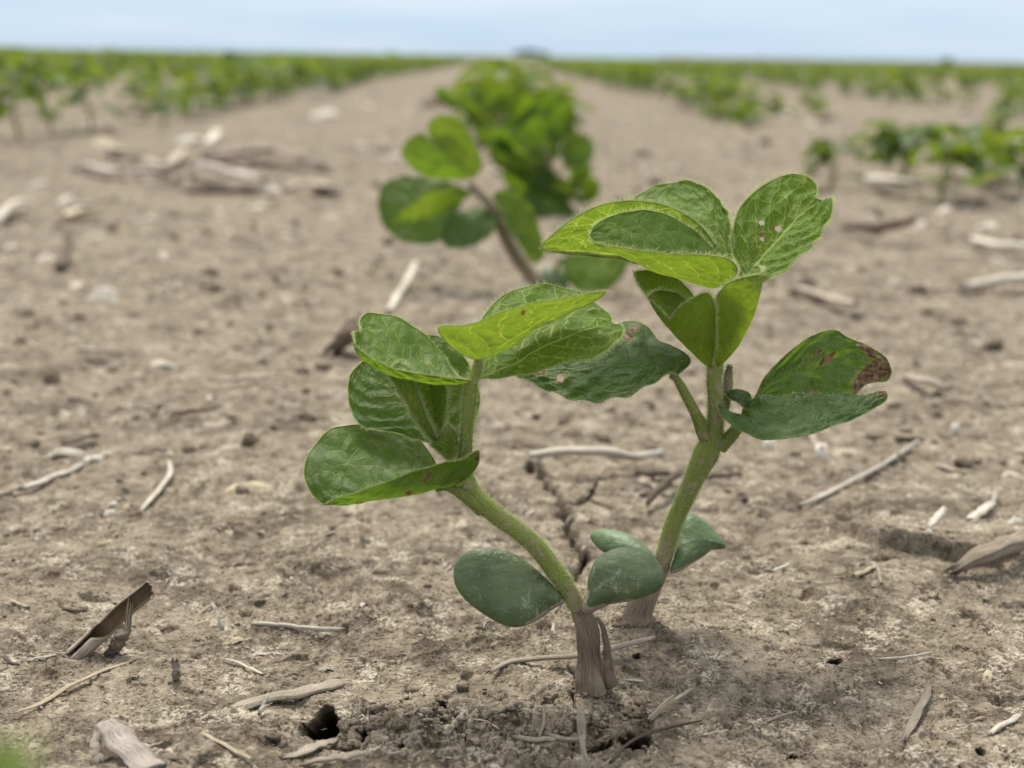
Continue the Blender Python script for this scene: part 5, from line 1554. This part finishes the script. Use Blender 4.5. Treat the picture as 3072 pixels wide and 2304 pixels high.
def field():
    # plants close behind in the middle row, one by one
    mid = [((1680, 470), 1.0, 'blurred seedling leaning right, behind the pale green bushy one'),
           ((1440, 430), 1.15, 'blurred seedling at the left side of the middle row cluster'),
           ((1520, 400), 1.25, 'blurred seedling in the centre of the middle row cluster'),
           ((1590, 345), 1.0, 'small blurred seedling near the far end of the middle row cluster'),
           ((1500, 320), 1.0, 'last separate blurred seedling before the middle row merges')]
    for i, ((px, py), s, lb) in enumerate(mid):
        p = G(px, py)
        m3 = [('leaf_far_dark', 'leaf_far_dark', 'leaf_far'), ('leaf_far', 'leaf_far', 'leaf_far_light'), ('leaf_far', 'leaf_far_dark', 'leaf_far_light')][0 if i == 9 else (1 if i in (1, 4) else 2)]
        o = as_parts(300 + i * 7, .092, lb, 'seedling', 'soybean seedlings in the middle row', mats=m3, trifs=5)
        place(o, p[0], p[1], NR.rand() * 6.28, s)
    # the nearest ones in the rows to either side, placed as the photo shows them
    side = [(2500, 545, .85, 'blurred low seedling on the right, standing alone before the row'),
            (2710, 560, 1.25, 'largest blurred seedling of the right row, dark with a thin leg'),
            (2830, 590, 1.15, 'bright blurred seedling right of the largest one in the right row'),
            (2945, 470, 1.0, 'bright blurred seedling behind the right row near the right edge'),
            (2990, 560, .9, 'small blurred seedling low beside the right edge'),
            (3070, 590, 1.0, 'blurred seedling cut by the right edge'),
            (2240, 395, .9, 'dark upright blurred seedling of the right row, near the leaf with holes'),
            (2150, 380, .7, 'tiny blurred seedling left of the dark upright one'),
            (2345, 360, .9, 'blurred seedling right of the dark upright one'),
            (2440, 345, .9, 'blurred seedling two places right of the dark upright one'),
            (2060, 330, .9, 'blurred seedling at the near end of the right row'),
            (60, 430, 1.15, 'dark blurred seedling low at the left edge'),
            (150, 400, 1.1, 'pale blurred seedling right of the dark one at the left edge'),
            (275, 385, 1.15, 'blurred seedling of the left row above the pile of old stalks'),
            (400, 335, 1.15, 'blurred seedling of the left row, third from the left edge'),
            (585, 335, 1.1, 'dark blurred seedling at the near side of the left row, furthest right'),
            (500, 300, 1.1, 'light blurred seedling behind the furthest right dark one'),
            (690, 300, 1.0, 'blurred seedling near the bare strip on the left'),
            (20, 330, 1.2, 'blurred seedling touching the left edge, behind the dark one')]
    for i, (px, py, s, lb) in enumerate(side):
        p = G(px, py)
        o = as_parts(500 + i * 11,   .088 if px < 1536 else .060, lb, 'seedling', 'seedlings of the side rows', nu=9, nv=3,
                     mats=[('leaf_far', 'leaf_far', 'leaf_far_light'), ('leaf_far', 'leaf_far_light', 'leaf_far_light')][i % 2], trifs=4 if px < 1536 else 5)
        place(o, p[0], p[1], NR.rand() * 6.28, s * (1 if px < 1536 else .86))
    # further plants of the rows: one object each
    protos = []
    for i in range(7):
        mb, ms = merge(*gen_plant(700 + i * 13, .09, nu=7, nv=2, trifs=4))
        protos.append(mb.mesh('seedling', ms))
    rows = []
    for k in range(-60, 61):
        x = .012 if k == 0 else (.47 + (k - 1) * .76 if k > 0 else -.58 + (k + 1) * .76)
        rows.append((k, x))
    spots = []
    for k, x in rows:
        y = 1.9 if k == 0 else max(2.0, abs(x) / .36)
        while y < 26:
            y += NR.uniform(.05, .13) if NR.rand() > .06 else NR.uniform(.2, .4)
            if k > 0 and (y < 2.8 or NR.rand() < .18): continue
            if k < 0 and NR.rand() < .18: continue
            if k < 0 and y < 2.5: continue
            spots.append((y, x - .010 * y + NR.normal(0, .03), k))
    spots.sort()
    ind = spots[:262]
    for y, x, k in ind:
        o = bpy.data.objects.new('soybean_seedling', protos[NR.randint(7)]); COL.objects.link(o)
        place(o, x, y, NR.rand() * 6.28, NR.uniform(.55, 1.25) * (1.10 if k < 0 else .98))
        if k == 0:
            lb, gr = 'tiny blurred seedling far along the middle row, one of the run to the horizon', 'far seedlings of the middle row'
        elif k < 0:
            lb, gr = 'blurred green seedling in the dense rows left of the middle row', 'far seedlings left of the middle row'
        else:
            lb, gr = 'blurred green seedling in the sparse rows right of the middle row', 'far seedlings right of the middle row'
        tag(o, lb, 'seedling', gr)
    # the rest of the crop out to the horizon reads as one green mass
    far = MB()
    tmpl = []
    for i in range(5):
        mb, ms = merge(*gen_plant(900 + i * 17, .09, nu=4, nv=1, trifs=4))
        tmpl.append((mb, ms))
    # looser clumps standing for a stretch of row, for the far half of the field
    def drop(tm, x, y, s, sx=1.0):
        a = NR.rand() * 6.28; c, sn = math.cos(a), math.sin(a)
        V = np.vstack([q[0] for q in tm.v]) * s
        W = np.stack([(V[:, 0] * c - V[:, 1] * sn) * sx + x, (V[:, 0] * sn + V[:, 1] * c) * sx + y, V[:, 2]], 1)
        far.v.append((W, np.vstack([q[1] for q in tm.v]), np.concatenate([q[2] for q in tm.v])))
        for f, mi, fl in tm.f:
            far.f.append((f + far.n, mi, fl))
        far.n += len(W)
    for y, x, k in spots[262:]:
        drop(tmpl[NR.randint(5)][0], x, y, NR.uniform(.6, 1.3) * (1.10 if k < 0 else .95))
    y = 26.0
    lt = []
    for i in range(3):
        sm, lv, mats = gen_plant(950 + i, .085, nu=3, nv=1, trifs=4)
        mb, _ = merge(MB().add(np.zeros((3, 3)), np.array([[0, 1, 2]])), lv, mats); lt.append(mb)
    n = 0
    while y < 420:
        st = .25 if y < 60 else (.6 if y < 140 else 1.6)
        half = .40 * y
        for k in range(-int(half / .76), int(half / .76) + 1):
            if y > 60 and (k % 2): continue
            if y > 140 and (k % 6): continue
            if k > 0 and y > 55 and k * .76 > .10 * y: continue       # the crop stops short of a dry strip on the right
            drop(lt[NR.randint(3)], .012 + k * .76 - .010 * y, y + NR.uniform(-.1, .1), NR.uniform(.95, 1.25), 1.6 if y < 60 else (3.5 if y < 140 else 9))
            n += 1
        y += st * (1 if y < 60 else 1.3)
    o = far.build('far_crop', [M['leaf_far'], M['leaf_far_dark'], M['leaf_far_light'], M['stem']], off=(0, 0, 0))
    tag(o, 'rows of green soybean seedlings merging into a band below the horizon', None, None, 'stuff')
    # dry grass strip beyond the crop on the right
    mb = MB()
    N = 9000
    X = []; F = []
    yy = NR.uniform(62, 130, N); xx = yy * NR.uniform(.09, .42, N)
    hh = NR.uniform(.10, .26, N); ww = NR.uniform(.02, .06, N); lx = NR.normal(0, .05, N)
    V = np.stack([np.stack([xx - ww, yy, 0 * xx], 1), np.stack([xx + ww, yy, 0 * xx], 1), np.stack([xx + lx, yy + NR.normal(0, .04, N), hh], 1)], 1).reshape(-1, 3)
    mb.add(V, np.arange(3 * N).reshape(-1, 3))
    tag(mb.build('dry_grass', M['stubble'], off=(0, 0, 0)), 'strip of dry tan grass beyond the crop on the right', None, None, 'stuff')


def leafy(mb, c, rx, ry, rz, n, size, mat=0):
    v = NR.normal(0, 1, (n, 3)); v /= np.linalg.norm(v, axis=1)[:, None]
    r = NR.uniform(.45, 1.0, (n, 1)) * (1 + .25 * perlin(v[:, 0] * 2, v[:, 2] * 2 + v[:, 1], NR.randint(99)))[:, None]
    p = c + v * r * np.array([rx, ry, rz])
    a = NR.normal(0, 1, (n, 3)); a /= np.linalg.norm(a, axis=1)[:, None]
    b = np.cross(a, NR.normal(0, 1, (n, 3))); b /= np.linalg.norm(b, axis=1)[:, None]
    s = size * NR.uniform(.6, 1.4, (n, 1))
    V = np.stack([p - a * s, p + b * s * .5, p + a * s, p - b * s * .5], 1).reshape(-1, 3)
    mb.add(V, np.arange(4 * n).reshape(-1, 4), mat)


def horizon_things():
    for px, Y, w, h, lb in ((1560, 900, 9, 3.4, 'left dark tree of a small distant group on the horizon'),
                            (1590, 905, 11, 4.2, 'tallest dark tree in the middle of the distant group on the horizon'),
                            (1625, 910, 9, 3.0, 'right dark tree of the distant group on the horizon')):
        p = at(px, 190, Y); p[2] = 0
        root = empty('distant_tree', p)
        tr = MB(); sweep(tr, np.array([[p[0], p[1], -.2], [p[0] + .1, p[1], h * .3], [p[0], p[1], h * .7]]), circ(np.array([.35, .25, .1]), 8), (0, -1, 0))
        for q in range(5):
            a = q * 1.3; sweep(tr, np.array([[p[0], p[1], h * .3], [p[0] + math.cos(a) * w * .25, p[1] + math.sin(a) * w * .25, h * .6]]), circ(np.array([.12, .04]), 6), (0, -1, .1))
        tr.build('trunk', M['bark_tree'], root)
        cr = MB()
        for q in range(8):
            leafy(cr, p + np.array([NR.uniform(-.32, .32) * w, NR.uniform(-.3, .3) * w, h * NR.uniform(.4, .75)]), w * .22, w * .22, h * .24, 420, .35)
        cr.build('crown', M['crown'], root)
        tag(root, lb, 'tree', 'distant trees on the horizon')
    for px, Y, w, h, lb in ((2835, 62, .62, .34, 'bushy olive weed standing on the horizon at the right'),
                            (2280, 70, .5, .22, 'low olive weed on the horizon above the leaf with holes')):
        p = at(px, 190, Y); p[2] = 0
        root = empty('tall_weed', p)
        st = MB()
        for q in range(6):
            a = q * 1.05
            sweep(st, np.array([[p[0], p[1], -.01], [p[0] + math.cos(a) * w * .15, p[1] + math.sin(a) * w * .15, h * .5], [p[0] + math.cos(a) * w * .4, p[1] + math.sin(a) * w * .4, h * .9]]), circ(np.array([.01, .008, .004]), 5), (0, -1, .1))
        st.build('stem', M['straw_dark'], root)
        fo = MB()
        for q in range(6):
            leafy(fo, p + np.array([NR.uniform(-.35, .35) * w, NR.uniform(-.3, .3) * w, h * NR.uniform(.35, .85)]), w * .2, w * .2, h * .22, 160, .03)
        fo.build('foliage', M['weed'], root)
        tag(root, lb, 'weed')


def near_leaf_plant():
    """the next seedling of the row stands right beside the camera: only a blurred leaf tip shows, bottom left"""
    tip = CO + ray(105, 2150) * .076
    base = np.array([tip[0] - .012, tip[1] - .03, 0.0]); base[2] = gz(base[0], base[1])
    root = empty('soybean_seedling', base)
    top = tip + np.array([-.010, -.024, -.004])
    sm = MB(); p = crom(np.array([base + (0, 0, -.004), base * .6 + top * .4 + (.002, 0, 0), top]), 24)
    sweep(sm, p, circ(np.linspace(.0024, .0014, 24), 10), (0, -1, .05))
    sm.build('stem', M['stem'], root)
    for k, (d, L) in enumerate((((.012, .026, .002), None), ((-.022, .006, .002), .03), ((-.004, -.024, .003), .03))):
        mb = MB()
        if L is None:
            d = tip - top; L = np.linalg.norm(d)
        gen_leaf(mb, top, d, (0, 0, 1), L, .0075, .35, .05, 130 + k, 30, 8, (0, 1, 1), rim=.00012)
        mb.build('leaf', [M['leaf_young'], M['margin']], root)
    tag(root, 'out of focus green leaf tip of the nearest seedling in the lower left corner', 'seedling')
# ------------------------------------------------------------------ light, sky, render settings
def world():
    w = bpy.data.worlds.new('World'); SC.world = w; w.use_nodes = True
    t = w.node_tree; t.nodes.clear()
    out = t.nodes.new('ShaderNodeOutputWorld'); bg = t.nodes.new('ShaderNodeBackground')
    sky = t.nodes.new('ShaderNodeTexSky'); sky.sky_type = 'NISHITA'; sky.sun_disc = False
    sky.sun_elevation = math.radians(SUN_EL); sky.sun_rotation = math.radians(SUN_AZ)
    sky.air_density = 1.0; sky.dust_density = .6; sky.ozone_density = 2.0
    tc = t.nodes.new('ShaderNodeTexCoord')
    sep = t.nodes.new('ShaderNodeSeparateXYZ'); t.links.new(tc.outputs['Generated'], sep.inputs[0])
    ramp = t.nodes.new('ShaderNodeValToRGB')
    e = ramp.color_ramp.elements
    stops = [(0.0, (.36, .49, .64)), (.02, (.385, .515, .665)), (.045, (.455, .56, .69)), (.12, (.56, .63, .72)), (.5, (.92, .96, 1.0)), (1.0, (.95, .98, 1.0))]
    while len(e) < len(stops): e.new(.5)
    for el, (p, c) in zip(e, stops):
        el.position = p; el.color = (*[v for v in c], 1)
    t.links.new(sep.outputs[2], ramp.inputs[0])
    # soft cloud sheet: slightly brighter and paler in broad streaks
    mp = t.nodes.new('ShaderNodeMapping'); mp.inputs['Scale'].default_value = (1.6, 1.6, 14)
    t.links.new(tc.outputs['Generated'], mp.inputs[0])
    nz = t.nodes.new('ShaderNodeTexNoise'); nz.inputs['Scale'].default_value = 2.2; nz.inputs['Detail'].default_value = 4
    t.links.new(mp.outputs[0], nz.inputs[0])
    mr = t.nodes.new('ShaderNodeMapRange'); mr.inputs['From Min'].default_value = .42; mr.inputs['From Max'].default_value = .68
    mr.inputs['To Min'].default_value = 0; mr.inputs['To Max'].default_value = .55
    t.links.new(nz.outputs[0], mr.inputs[0])
    fd = t.nodes.new('ShaderNodeMapRange'); fd.inputs['From Min'].default_value = .25; fd.inputs['From Max'].default_value = .08
    t.links.new(sep.outputs[2], fd.inputs[0])
    ml = t.nodes.new('ShaderNodeMath'); ml.operation = 'MULTIPLY'; t.links.new(mr.outputs[0], ml.inputs[0]); t.links.new(fd.outputs[0], ml.inputs[1])
    mc = t.nodes.new('ShaderNodeMix'); mc.data_type = 'RGBA'
    t.links.new(ml.outputs[0], mc.inputs[0]); t.links.new(ramp.outputs[0], mc.inputs[6]); mc.inputs[7].default_value = (.58, .66, .76, 1)
    sc = t.nodes.new('ShaderNodeVectorMath'); sc.operation = 'SCALE'; sc.inputs['Scale'].default_value = CLOUD
    t.links.new(mc.outputs[2], sc.inputs[0])
    mx = t.nodes.new('ShaderNodeMix'); mx.data_type = 'RGBA'; mx.inputs[0].default_value = .88
    t.links.new(sky.outputs[0], mx.inputs[6]); t.links.new(sc.outputs[0], mx.inputs[7])
    t.links.new(mx.outputs[2], bg.inputs['Color']); bg.inputs['Strength'].default_value = .10
    t.links.new(bg.outputs[0], out.inputs['Surface'])
    ld = bpy.data.lights.new('sun', 'SUN'); ld.energy = SUN_P; ld.angle = math.radians(SUN_A); ld.color = (1, .95, .87)
    lo = bpy.data.objects.new('sun', ld); COL.objects.link(lo)
    el, az = math.radians(SUN_EL), math.radians(SUN_AZ)
    d = Vector((math.sin(az) * math.cos(el), math.cos(az) * math.cos(el), math.sin(el)))   # towards the sun
    lo.rotation_euler = d.to_track_quat('Z', 'Y').to_euler(); lo.location = d * 5


SUN_EL, SUN_AZ, SUN_P, SUN_A = 63, -20, 3.4, 20
CLOUD = 9.0
cam_setup()
world()
build_ground()
build_crumbs()
build_litter()
front_plant()
rear_plant()
third_plant()
fourth_plants()
build_residue()
field()
horizon_things()
near_leaf_plant()

SC.render.engine = 'CYCLES'
SC.view_settings.view_transform = 'Standard'
SC.view_settings.look = 'None'
SC.view_settings.gamma = 1
SC.view_settings.exposure = .62
SC.cycles.use_denoising = True
SC.cycles.denoiser = 'OPENIMAGEDENOISE'
SC.cycles.max_bounces = 6
SC.cycles.diffuse_bounces = 3
SC.cycles.transmission_bounces = 4
SC.cycles.sample_clamp_indirect = 4
SC.render.film_transparent = False
